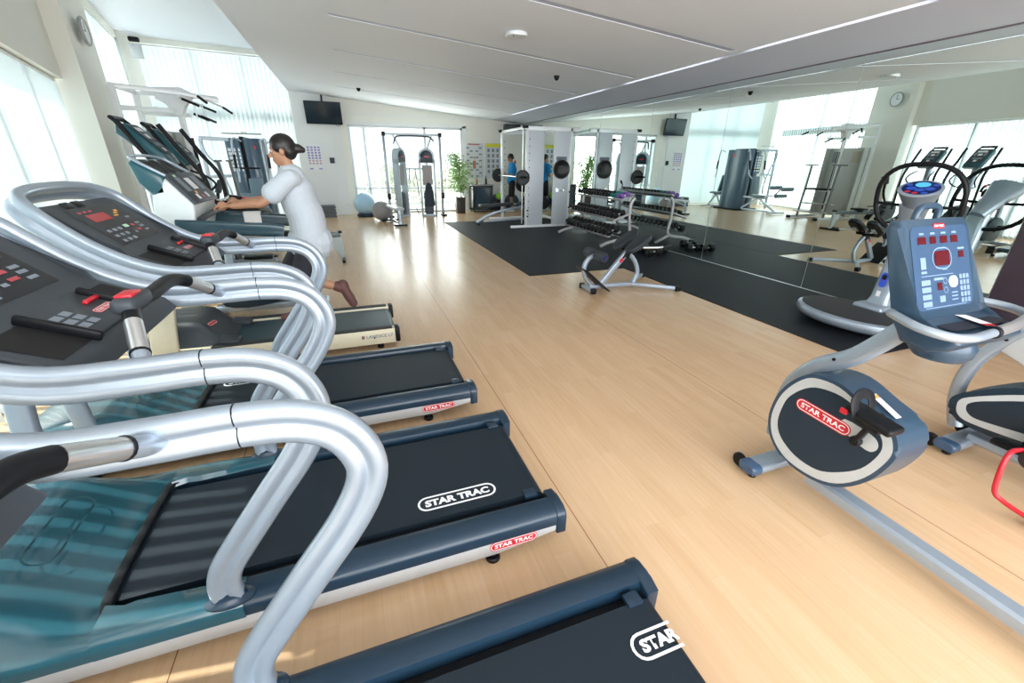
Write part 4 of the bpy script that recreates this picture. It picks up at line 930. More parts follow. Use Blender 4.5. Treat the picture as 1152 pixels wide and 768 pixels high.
# ================================================================== cable crossover machine
def cable():
    t = thing('cable_machine', 'tall silver twin-tower cable machine in front of the glazed doors', 'cable machine', (2.05, 14.4, 0))
    M_CB = mat('cool_silver_frame', (.48, .55, .60), .35, .3)
    tw = None
    for s, cx, rz in ((-1, 1.55, .95), (1, 2.38, -.12)):
        R = Matrix.Translation((cx, 14.35, 0)) @ Matrix.Rotation(rz, 4, 'Z')
        pr = [(-.25, .03), (-.25, 1.70)]+[(-.25*math.cos(PI*k/14), 1.76+.25*math.sin(PI*k/14)) for k in range(15)]+[(.25, 1.55), (.25, .03)]
        inn = [(-.185, .14), (-.185, 1.40), (.185, 1.40), (.185, .14)]
        bm = B(); box(bm, -.25, -.19, -.10, .10, .03, 1.70, .01); box(bm, .19, .25, -.10, .10, .03, 1.70, .01); box(bm, -.25, .25, -.12, .12, .0, .06, .01)
        xform(bm, R); tw = objw('weight_tower', bm, M_CB, t)
        bm = B(); prism(bm, [(-.25, 1.58)]+[(-.25*math.cos(PI*k/14), 1.76+.25*math.sin(PI*k/14)) for k in range(15)]+[(.25, 1.58)], 'y', -.10, .10, .012); xform(bm, R); objw('tower_hood', bm, M_CB, tw)
        bm = B(); prism(bm, [(-.19, 1.60)]+[(-.19*math.cos(PI*k/14), 1.76+.185*math.sin(PI*k/14)) for k in range(15)]+[(.19, 1.60)], 'y', -.112, -.10, .003); xform(bm, R); objw('hood_face', bm, M_BLUEB, tw)
        bm = B(); fill_into(bm, .16, .04, R @ frame_m((0, -.113, 1.76), (1, 0, 0), (0, 0, 1)), 0, .002); objw('hood_badge', bm, M_RED, tw, angle=0)
        bm = B(); box(bm, -.13, .13, .0, .06, .06, .75, .01)
        for k in range(12): box(bm, -.15, .15, -.03, .08, .12+.05*k, .16+.05*k, .004)
        xform(bm, R); objw('weight_stack', bm, mat('slate_weight_stack', (.06, .09, .12), .4), tw)
        bm = B(); box(bm, -.15, .15, -.06, -.05, .95, 1.52, .004); xform(bm, R); pl = objw('exercise_placard', bm, mat('grey_placard', (.35, .38, .42), .5), tw)
        bm = B(); quads_into(bm, R @ frame_m((0, -.061, 1.24), (1, 0, 0), (0, 0, 1)), [((-.07 if i else .07), .18-.12*j, .10, .08, 0) for i in range(2) for j in range(4)], .002); objw('placard_print', bm, mat('brownish_print', (.45, .36, .33), .5), pl, angle=0)
    for x in (1.16, 2.84):
        bm = B(); box(bm, x-.04, x+.04, 14.42, 14.50, .02, 2.42, .008); o = objw('cable_post', bm, M_CB, t)
        for z, h in ((2.38, .12), (.62, .18)):
            bm = B(); rbox(bm, (x, 14.36, z), (.10, .15, h), bev=.02); objw('pulley_block', bm, M_BLACK, o)
        bm = B(); rbox(bm, (x, 14.35, .03), (.16, .42, .05), bev=.012); objw('post_foot', bm, M_BLACK, o)
        bm = B(); cyl(bm, (x, 14.33, 1.45), .004, 1.7, 'z', 6); objw('cable', bm, M_BLACK, o)
    bm = B(); bar(bm, [(1.16, 14.46, 2.38), (2.84, 14.46, 2.38)], .06, .06, r=.01); objw('top_beam', bm, M_CB, t)
    bm = B(); tube(bm, [(1.42, 14.25, 2.10), (1.48, 14.2, 2.26), (1.62, 14.15, 2.32), (2.4, 14.15, 2.32), (2.55, 14.2, 2.26), (2.62, 14.25, 2.20)], .022, 12, 5); objw('pull_up_bar', bm, M_GREYPL, t)
    for x0, x1 in ((1.42, 1.62), (2.60, 2.42)):
        bm = B(); bar(bm, [(x0, 14.4, 2.38), (x1, 14.35, 1.98)], .05, .03, up=(0, 1, 0), r=.008); objw('hood_strut', bm, M_CB, t)
    for z in (1.42, .20):
        bm = B(); bar(bm, [(1.70, 14.5, z), (2.25, 14.5, z)], .05, .05, r=.008); objw('tie_bar', bm, M_CB, t)
    bm = B(); tube(bm, [(1.85, 14.42, 1.42), (1.82, 14.42, 1.15), (1.88, 14.42, 1.0)], .012, 8, 3); objw('hanging_rope', bm, M_BLUEB, t)
    bm = B(); tube(bm, [(2.02, 14.42, 1.42), (2.12, 14.42, .40)], .013, 8); objw('hanging_strap', bm, M_BLUEB, t)
    bm = B(); tube(bm, [(1.98, 14.42, .25), (2.02, 14.1, .02)], .014, 8); objw('hanging_bar', bm, M_BLACK, t)
cable()
o = None
def jacket():
    bm = B(); P = [(-.03, .98, .03), (-.10, .86, .06), (-.15, .6, .07), (-.17, .34, .09)]
    prism(bm, [(-.025, 1.02), (-.09, .94), (-.13, .72), (-.165, .36), (-.11, .30), (-.05, .34), (0, .29), (.05, .34), (.11, .30), (.165, .36), (.13, .72), (.09, .94), (.025, 1.02)], 'y', -.045, .045, .02)
    xform(bm, Matrix.Translation((2.37, 14.14, 0)))
    o = obj('jacket', bm, mat('dark_slate_cloth', (.035, .05, .075), .8, bump=(30, .5))); meta(o, 'dark slate jacket hung on the front of the right cable tower', 'jacket')
jacket()
def sheen_pad_bench(name, x, y, rz, label):
    t = thing(name, label, 'exercise bench', (x, y, 0), rz)
    bm = B(); rbox(bm, (0, -.05, .45), (.27, 1.12, .06), (0, 0, 0), .02, 3); obj('pad', bm, mat('sheen_pale_vinyl', (.62, .68, .74), .3), t)  # dark pad coloured pale to stand for the light it reflects
    bm = B(); bar(bm, [(0, -.60, .14), (0, -.50, .34), (0, .45, .40)], .05, .06, r=.01, sm=3); bar(bm, [(0, -.35, .07), (0, .62, .07)], .05, .05, r=.01); obj('frame', bm, M_SILVER, t)
    for yy, w in ((-.62, .34), (.62, .50)):
        bm = B(); bar(bm, [(-w/2, yy, .035), (w/2, yy, .035)], .055, .05, r=.01); obj('foot', bm, M_BLACK, t)
    bm = B(); bar(bm, [(0, -.60, .04), (0, -.56, .42)], .07, .04, up=(0, 1, 0), r=.01); bar(bm, [(0, .5, .05), (0, .35, .42)], .05, .04, up=(0, 1, 0), r=.01); obj('leg', bm, M_SILVER, t)
sheen_pad_bench('flat_bench', 1.13, 12.7, .12, 'low flat bench, its pad painted pale for reflected light, beside the grey exercise ball')
def ball(name, c, r, m, label, flat=None):
    bm = B(); bmesh.ops.create_uvsphere(bm, u_segments=40, v_segments=24, radius=r)
    xform(bm, Matrix.Translation(c)); o = obj(name, bm, m, angle=0); return meta(o, label, 'exercise ball')
t = thing('exercise_ball', 'large pale blue exercise ball in a dark ring stand by the glazed doors', 'exercise ball', (.43, 14.75, 0))
bm = B(); bmesh.ops.create_uvsphere(bm, u_segments=40, v_segments=24, radius=.335); xform(bm, Matrix.Translation((.43, 14.75, .385))); objw('ball', bm, mat('pale_blue_rubber', (.42, .66, .86), .3, coat=.3), t, 0)
bm = B(); lathe(bm, [(.26, 0), (.28, .02), (.27, .08), (.22, .10), (.20, .05), (.22, 0)], (.43, 14.75, 0), 'z', 32); objw('ring_stand', bm, M_BLUEB, t)
ball('exercise_ball', (.84, 13.55, .28), .28, mat('grey_ball_rubber', (.30, .29, .30), .35), 'grey exercise ball resting against the low flat bench')
# ================================================================== plant, cabinet, posters
def plant():
    t = thing('potted_bamboo', 'tall leafy bamboo plant in a square dark brown pot by the doors', 'plant', (3.52, 14.85, 0))
    bm = B(); prism(bm, [(-.14, 0), (.14, 0), (.16, .55), (.13, .55), (.125, .50), (-.125, .50), (-.13, .55), (-.16, .55)], 'y', -.15, .15, .006); obj('pot', bm, mat('dark_brown_ceramic', (.035, .025, .022), .35), t)
    bm = B(); box(bm, -.125, .125, -.14, .14, .48, .51); obj('soil', bm, mat('potting_soil', (.05, .035, .025), .9), t)
    random.seed(11)
    for k in range(6):
        a = random.uniform(0, 6.28); dx, dy = .07*math.cos(a), .07*math.sin(a); lx, ly = random.uniform(-.15, .15), random.uniform(-.12, .06); H_ = random.uniform(1.5, 2.0)
        pts = [(dx, dy, .48), (dx+lx*.3, dy+ly*.3, .9), (dx+lx*.8, dy+ly*.8, 1.4), (dx+lx*1.6, dy+ly*1.4, H_)]
        bm = B(); tube(bm, pts, .009, 7, 4); s = obj('cane', bm, mat('bamboo_cane', (.30, .36, .12), .5), t)
        bm = B()
        for j in range(150):
            q = random.uniform(.12, 1)**.8; P = Vector(pts[0]).lerp(Vector(pts[3]), q)+Vector((random.gauss(0, .13), random.gauss(0, .09), random.gauss(0, .04)))
            d = Vector((random.uniform(-1, 1), random.uniform(-1, 1), random.uniform(-.9, .3))).normalized()*random.uniform(.08, .14); w = d.orthogonal().normalized()*.024
            v = [bm.verts.new(P), bm.verts.new(P+d*.4+w), bm.verts.new(P+d), bm.verts.new(P+d*.4-w)]; bm.faces.new(v)
        obj('foliage', bm, M_LEAF, s, angle=0)
plant()
def cabinet():
    t = thing('cabinet', 'low black cabinet with a glass front on castors beneath the posters', 'cabinet', (4.33, 15.05, 0))
    M_C = mat('black_lacquer', (.012, .018, .022), .25)
    bm = B(); box(bm, -.36, .36, -.24, .26, .08, .14, .004); box(bm, -.36, .36, -.24, .26, .84, .88, .004); box(bm, -.36, -.31, -.24, .26, .08, .88, .004); box(bm, .31, .36, -.24, .26, .08, .88, .004); box(bm, -.36, .36, .24, .26, .08, .88); obj('carcass', bm, M_C, t)
    bm = B(); box(bm, -.38, .38, -.26, .28, .88, .91, .004); obj('top', bm, mat('grey_top', (.32, .33, .35), .4), t)
    bm = B()
    for x0, x1, z0, z1 in ((-.30, .30, .14, .18), (-.30, .30, .80, .84), (-.30, -.25, .18, .80), (.25, .30, .18, .80)): box(bm, x0, x1, -.25, -.23, z0, z1)
    dr = obj('door', bm, M_C, t)
    bm = B(); box(bm, -.25, .25, -.243, -.238, .18, .80); obj('door_glass', bm, mat('smoked_glass', (.03, .06, .09), .05, coat=1), dr)
    for x in (-.30, .30):
        for y in (-.2, .2):
            bm = B(); cyl(bm, (x, y, .04), .038, .025, 'x', 14, .006); box(bm, x-.01, x+.01, y-.01, y+.01, .05, .09); obj('castor', bm, M_BLACK, t)
cabinet()
def bottle(name, x, y, z, h, m, label, cat='bottle'):
    bm = B(); lathe(bm, [(.0301, 0), (.035, .01), (.035, h*.6), (.015, h*.8), (.015, h*.95), (.018, h*.95), (.018, h)], (x, y, z), 'z', 16); o = obj(name, bm, m); return meta(o, label, cat)
bottle('bottle', 4.16, 14.98, .911, .24, mat('amber_bottle', (.28, .14, .05), .2), 'brown bottle at the left on top of the black cabinet')
bottle('bottle', 4.50, 15.00, .911, .28, mat('dark_bottle', (.02, .02, .025), .25), 'tall dark bottle at the right on top of the black cabinet')
bm = B(); rbox(bm, (4.30, 15.0, .94), (.14, .10, .055), (0, 0, .2), .01); o = obj('tissue_box', bm, M_WHITE); meta(o, 'small white box between the two bottles on the black cabinet', 'box')
def poster(x, z, w, h, head, label, kind):
    t = thing('poster', label, 'poster', (x, YB-.012, z))
    Mq = frame_m((0, 0, 0), (1, 0, 0), (0, 0, 1)); bm = B(); box(bm, -w/2, w/2, -.002, .006, -h/2, h/2); obj('sheet', bm, mat('poster_paper', (.68, .70, .72), .4), t)
    bm = B(); it = []
    if kind:
        it.append((0, h/2-.06, w*.96, .11, 0))
        it += [(-w/2+.12+.165*i, h/2-.22-.17*j, .085, .11, 1+(i+j) % 2) for i in range(int(w/.17)) for j in range(int((h-.2)/.17))]
    else:
        it.append((0, h/2-.04, w*.6, .04, 3)); it.append((0, -.12, .10, .26, 4)); it.append((0, .1, .06, .06, 4))
        it += [(s*(w/2-.11-.12*(j % 2)), h/2-.15-.10*j, .10, .05, 1) for s in (-1, 1) for j in range(10)]
    quads_into(bm, Mq, it, .004)
    obj('print', bm, [mat('poster_yellow', (.72, .70, .04), .5), M_GREYPRINT, mat('dark_grey_print', (.22, .26, .28), .5), mat('poster_red_print', (.45, .12, .12), .5), mat('poster_brown', (.48, .20, .10), .5)], t, angle=0)
poster(4.22, 1.66, .66, 1.12, 0, 'grey muscle chart poster with a small red heading, left of the yellow-topped one', 0)
poster(4.95, 1.66, .66, 1.12, 1, 'exercise chart poster with a yellow header strip on the end wall', 1)
bm = B(); box(bm, 5.70, 5.76, YB-.03, YB, 1.58, 1.68, .006); o = obj('fire_call_point', bm, M_RED); meta(o, 'small red fire call point on the end wall beside the cage', 'alarm button')
bm = B(); box(bm, 5.28, 5.80, YB-.35, YB-.02, 2.62, 2.82, .01); o = obj('air_grille_box', bm, M_GREYPL); meta(o, 'grey ventilation box high on the end wall above the cage', 'vent')
def half_ball(x, y, label):
    t = thing('balance_dome', label, 'balance trainer', (x, y, .28)); t.scale = (.82,)*3
    bm = B(); lathe(bm, [(.33*math.cos(PI/2*k/10)+.0005, .25*math.sin(PI/2*k/10)) for k in range(11)], (0, 0, 0), 'y', 36); xform(bm, Matrix.Scale(-1, 4, (0, 1, 0))); obj('dome', bm, mat('dark_blue_dome', (.03, .07, .12), .35), t)
    bm = B(); lathe(bm, [(.32, 0), (.34, .01), (.34, .05), (.30, .06)], (0, 0, 0), 'y', 36); obj('base_disc', bm, M_BLACK, t)
half_ball(5.01, 15.38, 'blue-black balance dome leaning on the end wall, left of the man in blue'); half_ball(5.60, 15.38, 'blue-black balance dome leaning on the end wall behind the man in blue')
bm = B(); lathe(bm, [(.02, 0), (.13, 0), (.13, .03), (.05, .06), (.05, .38), (.09, .40), (.09, .42), (.02, .42)], (4.92, 14.85, 0), 'z', 24); o = obj('ball_stand', bm, M_BLACK); meta(o, 'small black stand holding a lime green ball', 'stand')
o = ball('medicine_ball', (4.92, 14.85, .535), .115, mat('lime_rubber', (.30, .70, .05), .4), 'lime green ball on a small black stand behind the cage bench')
# ================================================================== TV wall
def tv():
    t = thing('television', 'black flat television hung from the ceiling left of the doors', 'television', (-.42, 15.2, 2.9))
    R = Matrix.Translation((-.42, 15.2, 2.93)) @ Matrix.Rotation(math.radians(10), 4, 'X') @ Matrix.Rotation(-.05, 4, 'Z')
    bm = B(); box(bm, -.50, .50, -.02, .04, -.30, .30, .008, 2, 0, R); objw('casing', bm, M_BLACK, t)
    bm = B(); box(bm, -.478, .478, -.0215, -.019, -.272, .278, 0, 2, 0, R); objw('screen', bm, mat('tv_screen', (.008, .022, .035), .12, coat=.8), t)
    bm = B(); bar(bm, [(-.42, 15.26, 2.95), (-.42, 15.28, 3.42)], .05, .05, up=(0, 1, 0), r=.01); objw('ceiling_bracket', bm, M_BLACK, t)
    bm = B(); tube(bm, [(-.15, 15.25, 2.66), (-.08, 15.25, 2.60), (.02, 15.26, 2.62), (.03, 15.3, 2.75)], .006, 6, 4); objw('cable', bm, M_BLACK, t)
tv()
t = thing('notice_sheet', 'white notice sheet with rows of purple print below the television', 'notice', (-.86, YB-.115, 1.72))
bm = B(); box(bm, -.21, .21, 0, .01, -.36, .36); obj('sheet', bm, M_WHITE, t)
bm = B(); quads_into(bm, frame_m((0, 0, 0), (1, 0, 0), (0, 0, 1)), [(-.15+.1*i, .28-.075*j, .065, .05, (j > 4)) for i in range(4) for j in range(7)]+[(-.13, -.32, .1, .04, 0), (.13, -.32, .1, .04, 0)], .002); obj('print', bm, [mat('purple_print', (.28, .24, .55), .5), mat('pink_print', (.60, .38, .50), .5)], t, angle=0)
bm = B(); box(bm, -.44, -.30, YB-.125, YB-.10, 1.56, 1.72, .006); o = obj('door_intercom', bm, M_BLUEB); meta(o, 'small dark blue square panel right of the purple notice sheet', 'wall panel')
bm = B(); box(bm, -.12, .02, YB-.055, YB-.04, .28, .37, .006); o = obj('power_socket', bm, M_WHITEP); meta(o, 'white double socket low on the wall left of the doors', 'socket')
for k in range(4):
    bm = B(); prism(bm, [(-.42, 0), (.42, 0), (.39, .085), (-.39, .085)], 'y', -.17, .17, .012); xform(bm, Matrix.Translation((-.88+.01*(k % 2), 14.95, .088*k)))
    o = obj('step_platform', bm, mat('charcoal_step', (.10, .12, .13), .5)); meta(o, '%s charcoal aerobic step in the stack under the television' % ['lowest', 'second lowest', 'third', 'topmost'][k], 'aerobic step', 'stacked aerobic steps')
    bm = B(); box(bm, -.30, .30, -.172, -.168, .03, .055); obj('front_strip', bm, M_WHITE, o)
# wall clock, wall device, smoke alarm
t = thing('wall_clock', 'round white wall clock with grey rim on the window pillar', 'clock', (-3.455, 9.40, 3.40))
Rc = Matrix.Rotation(math.atan2(-.0, 1)+.14, 4, 'Z')
bm = B(); lathe(bm, [(.01, 0), (.17, 0), (.19, .02), (.19, .04), (.165, .05), (.165, .035), (.01, .035)], (0, 0, 0), 'x', 36); xform(bm, Rc); obj('rim', bm, mat('clock_grey', (.35, .37, .38), .4), t)
bm = B(); lathe(bm, [(.001, .036), (.163, .0365)], (0, 0, 0), 'x', 36); xform(bm, Rc); obj('face', bm, M_WHITE, t)
bm = B(); box(bm, .037, .040, -.006, .006, 0, .12); box(bm, .037, .040, -.08, 0, -.006, .006); xform(bm, Rc); obj('hands', bm, M_BLACK, t)
t = thing('security_camera', 'grey box with a small black camera high in the window corner', 'security camera', (-4.42, 14.60, 4.05))
bm = B(); rbox(bm, (0, 0, 0), (.24, .10, .30), (0, 0, .1), .015); obj('housing', bm, M_PANEL, t)
bm = B(); rbox(bm, (.02, -.05, .23), (.22, .12, .10), (0, 0, .3), .03); obj('camera_body', bm, M_BLACK, t)
t = thing('smoke_alarm', 'round white ceiling alarm near the middle of the sloping ceiling', 'smoke alarm', (2.28, 6.14, ceil_z(2.28)))
bm = B(); prism(bm, [(x, y) for x, y in rrect(.26, .26, .09, 5)], 'z', -.045, .0, .012); obj('body', bm, M_WHITEP, t)
bm = B(); cyl(bm, (-.06, -.06, -.048), .008, .008, 'z', 10); obj('indicator', bm, M_BLACK, t)
for x, y, lab in ((.55, 12.9, 'tiny dark downward camera dome on the ceiling near the television'), (3.7, 7.9, 'tiny dark sprinkler head in the middle of the ceiling')):
    bm = B(); lathe(bm, [(.05, 0), (.05, -.02), (.035, -.06), (.01, -.075)], (x, y, ceil_z(x)), 'z', 16); o = obj('ceiling_sensor', bm, M_BLACK); meta(o, lab, 'ceiling sensor')
# ================================================================== machines behind the runner
def elliptical(x, y, label):
    t = thing('cross_trainer', label, 'cross trainer', (x, y, 0), 0, 'dark cross trainers by the window wall')
    bm = B(); bar(bm, [(-.25, 0, .08), (1.1, 0, .08)], .10, .08, r=.02); obj('base_rail', bm, M_SILVER, t)
    for xx, w in ((-.28, .55), (1.12, .5)):
        bm = B(); bar(bm, [(xx, -w/2, .05), (xx, w/2, .05)], .09, .06, r=.02); obj('stabiliser', bm, M_SILVER, t)
    bm = B(); prism(bm, sm2([(-.30, .10), (-.30, .60), (-.10, .75), (.20, .62), (.42, .35), (.40, .10)], 4), 'y', -.11, .11, .02); obj('flywheel_cover', bm, M_GREYPL, t)
    bm = B(); bar(bm, [(-.12, 0, .60), (-.10, 0, 1.1), (-.05, 0, 1.62)], .09, .12, up=(1, 0, 0), r=.02, sm=3); obj('mast', bm, M_SILVER, t)
    pr = [(-.22, 1.98), (-.13, 2.0), (.16, 1.69), (.20, 1.60), (.10, 1.56), (-.24, 1.90)]
    bm = B(); prism(bm, pr, 'y', -.17, .17, .03); c = obj('console', bm, mat('deep_teal_plastic', (.012, .085, .11), .3, coat=.4), t)
    Mf = frame_m((.02, 0, 1.850), (0, 1, 0), (-.29, 0, .31)); bm = B(); rr = rrect(.29, .40, .05, 4); fan(bm, [Mf @ Vector((a, b, .003)) for a, b in rr]); obj('console_face', bm, M_GREYPL, c, angle=0)
    bm = B(); quads_into(bm, Mf, [(0, .13, .18, .05, 0), (0, .04, .08, .06, 0), (-.09, .05, .05, .10, 1), (.09, .05, .05, .10, 1), (0, -.07, .18, .05, 1), (0, -.14, .06, .05, 0)], .005); obj('console_print', bm, [M_WHITE, M_GREYPRINT], c, angle=0)
    bm = B(); bar(bm, [(-.19, -.14, 2.0), (-.24, -.14, 2.05), (-.24, .14, 2.05), (-.19, .14, 2.0)], .05, .04, r=.015); obj('top_rest', bm, M_BLACK, c)
    for s in (-1, 1):
        a = .10*s
        bm = B(); bar(bm, [(.25+a, s*.30, .55), (.28+a, s*.30, 1.15), (.26+a, s*.29, 1.45), (.10+a, s*.28, 1.72), (-.06+a, s*.27, 2.02)], .045, .055, up=(1, 0, 0), r=.02, sm=4); obj('moving_arm', bm, M_BLACK, t)
        bm = B(); bar(bm, [(.05, s*.18, 1.50), (.22, s*.22, 1.42), (.30, s*.24, 1.30), (.12, s*.20, 1.18), (-.05, s*.08, 1.15)], .03, .03, up=(0, 0, 1), r=.012, sm=4); obj('fixed_handle', bm, M_BLACK, t)
        bm = B(); bar(bm, [(.05, s*.17, .35+.08*s), (.95, s*.17, .22-.05*s)], .05, .05, r=.015); p = obj('pedal_link', bm, M_SILVER, t)
        bm = B(); rbox(bm, (.72, s*.17, .28-.04*s), (.38, .17, .06), (0, 0, 0), .02); obj('foot_plate', bm, M_BLACK, p)
elliptical(-2.06, 6.40, 'dark teal cross trainer nearer the camera, its console leftmost above the treadmills')
elliptical(-2.10, 7.34, 'dark teal cross trainer farther from the camera, its console just right of its twin')
def upright_bike():
    t = thing('upright_bike', 'upright bike with a black tray and red-trimmed grips beyond the runner', 'exercise bike', (-1.0, 5.35, 0))
    bm = B(); bar(bm, [(-.55, 0, .10), (.55, 0, .10)], .10, .08, r=.02); obj('base_rail', bm, M_SILVER, t)
    for xx in (-.55, .55):
        bm = B(); bar(bm, [(xx, -.25, .05), (xx, .25, .05)], .09, .07, r=.02); obj('stabiliser', bm, M_SILVER, t)
    bm = B(); prism(bm, sm2([(-.45, .15), (-.45, .50), (-.2, .62), (.1, .5), (.2, .25), (.0, .14)], 4), 'y', -.10, .10, .02); obj('drive_housing', bm, M_BLUEB, t)
    bm = B(); bar(bm, [(-.32, 0, .55), (-.28, 0, 1.10)], .07, .09, up=(1, 0, 0), r=.02); obj('console_post', bm, M_SILVER, t)
    bm = B(); prism(bm, [(-.34, 1.06), (.15, 1.03), (.17, 1.12), (.10, 1.19), (-.30, 1.20), (-.36, 1.14)], 'y', -.22, .22, .02); obj('tray', bm, M_BLACK, t)
    for s in (-1, 1):
        bm = B(); tube(bm, [(-.30, s*.15, 1.12), (-.34, s*.27, 1.18), (-.24, s*.30, 1.27), (-.15, s*.30, 1.26)], .019, 12, 4); o = obj('handle', bm, M_ALU, t)
        bm = B(); tube(bm, [(-.24, s*.30, 1.27), (-.15, s*.30, 1.255), (-.02, s*.30, 1.20), (.03, s*.29, 1.12)], .024, 12, 4); obj('hand_grip', bm, M_BLACK, o)
        bm = B(); rbox(bm, (-.08, s*.30, 1.247), (.08, .05, .03), (0, .3, 0), .01); obj('red_trim', bm, M_RED, o)
        bm = B(); bar(bm, [(-.1, s*.14, .32), (-.1+.1*s, s*.14, .32-.13*s)], .02, .03, up=(0, 1, 0), r=.006); c = obj('crank_arm', bm, M_BLACK, t)
        bm = B(); rbox(bm, (-.1+.1*s, s*.20, .32-.13*s), (.18, .10, .03), bev=.01); obj('pedal', bm, M_BLACK, c)
    bm = B(); bar(bm, [(.25, 0, .12), (.33, 0, .85)], .06, .06, up=(1, 0, 0), r=.015); obj('seat_post', bm, M_SILVER, t)
    bm = B(); prism(bm, sm2([(.12, 0), (.3, -.07), (.47, -.12), (.52, 0), (.47, .12), (.3, .07)], 4), 'z', .86, .92, .02); obj('saddle', bm, M_BLACK, t)
upright_bike()
def towel():
    bm = B(); n = 22; P = []
    for i in range(n+1):
        x = -.93+.14*i/n; w = .008*math.sin(i*1.7)**2
        col = [(x, 4.555-w, 1.06+.004*math.sin(i)), (x, 4.558-w, 1.13), (x, 4.562, 1.195), (x, 4.578, 1.2125), (x, 4.612, 1.2125), (x, 4.628, 1.195), (x, 4.632+w, 1.10), (x, 4.634+w, 1.02)]
        P.append([bm.verts.new(c) for c in col])
    for A_, C_ in zip(P, P[1:]):
        for k in range(7): bm.faces.new((A_[k], A_[k+1], C_[k+1], C_[k]))
    o = obj('towel', bm, mat('white_towel', (.74, .75, .72), .9, bump=(120, .6)), angle=0)
    m = o.modifiers.new('thickness', 'SOLIDIFY'); m.thickness = .006
    meta(o, 'white towel draped over the dark padded arm of the cream treadmill', 'towel')
towel()
def rower():
    t = thing('rowing_machine', 'grey rowing machine behind the runner, its tapered rear foot on the open floor', 'rowing machine', (-1.3, 8.1, 0))
    bm = B(); bar(bm, [(1.06, 0, .46), (-.9, 0, .40)], .07, .09, r=.01); ra = obj('slide_rail', bm, mat('graphite_rail', (.16, .19, .20), .35, .4), t)
    bm = B(); prism(bm, [(1.075, .50), (.82, .42), (1.04, .03), (1.09, .03)], 'y', -.03, .03, .006); le = obj('rear_leg', bm, mat('pale_green_grey_paint', (.44, .52, .52), .4), t)
    bm = B(); bar(bm, [(1.065, -.26, .03), (1.065, .26, .03)], .05, .05, r=.012); obj('rear_foot', bm, M_BLACK, le)
    bm = B(); rbox(bm, (1.06, 0, .50), (.06, .10, .04), bev=.01); obj('rail_stop', bm, M_BLACK, ra)
    bm = B(); rbox(bm, (.1, 0, .52), (.28, .32, .05), bev=.02); rbox(bm, (.1, 0, .47), (.2, .12, .05), bev=.01); obj('seat', bm, M_BLACK, t)
    bm = B(); lathe(bm, [(.06, -.09), (.26, -.09), (.29, -.06), (.29, .06), (.26, .09), (.06, .09)], (-1.05, 0, .42), 'y', 32); obj('flywheel_cage', bm, M_GREYPL, t)
    bm = B(); rbox(bm, (-1.05, 0, .06), (.10, .60, .06), bev=.012); bar(bm, [(-1.05, 0, .08), (-1.0, 0, .35)], .06, .08, up=(0, 1, 0), r=.01); obj('front_leg', bm, M_GREYPL, t)
    for s in (-1, 1): bm = B(); rbox(bm, (-.62, s*.13, .34), (.10, .12, .30), (0, -.7, 0), .015); obj('foot_stretcher', bm, M_BLACK, t)
    bm = B(); bar(bm, [(-.95, 0, .60), (-.70, 0, .90), (-.62, 0, 1.18)], .04, .05, up=(0, 1, 0), r=.01, sm=3); ar = obj('monitor_arm', bm, M_BLACK, t)
    bm = B(); rbox(bm, (-.58, 0, 1.26), (.06, .17, .20), (0, .4, 0), .012); obj('monitor', bm, M_GREYPL, ar)
    bm = B(); tube(bm, [(-.60, -.24, .55), (-.58, -.1, .57), (-.58, .1, .57), (-.60, .24, .55)], .015, 10, 3); obj('pull_handle', bm, M_BLACK, t)
rower()
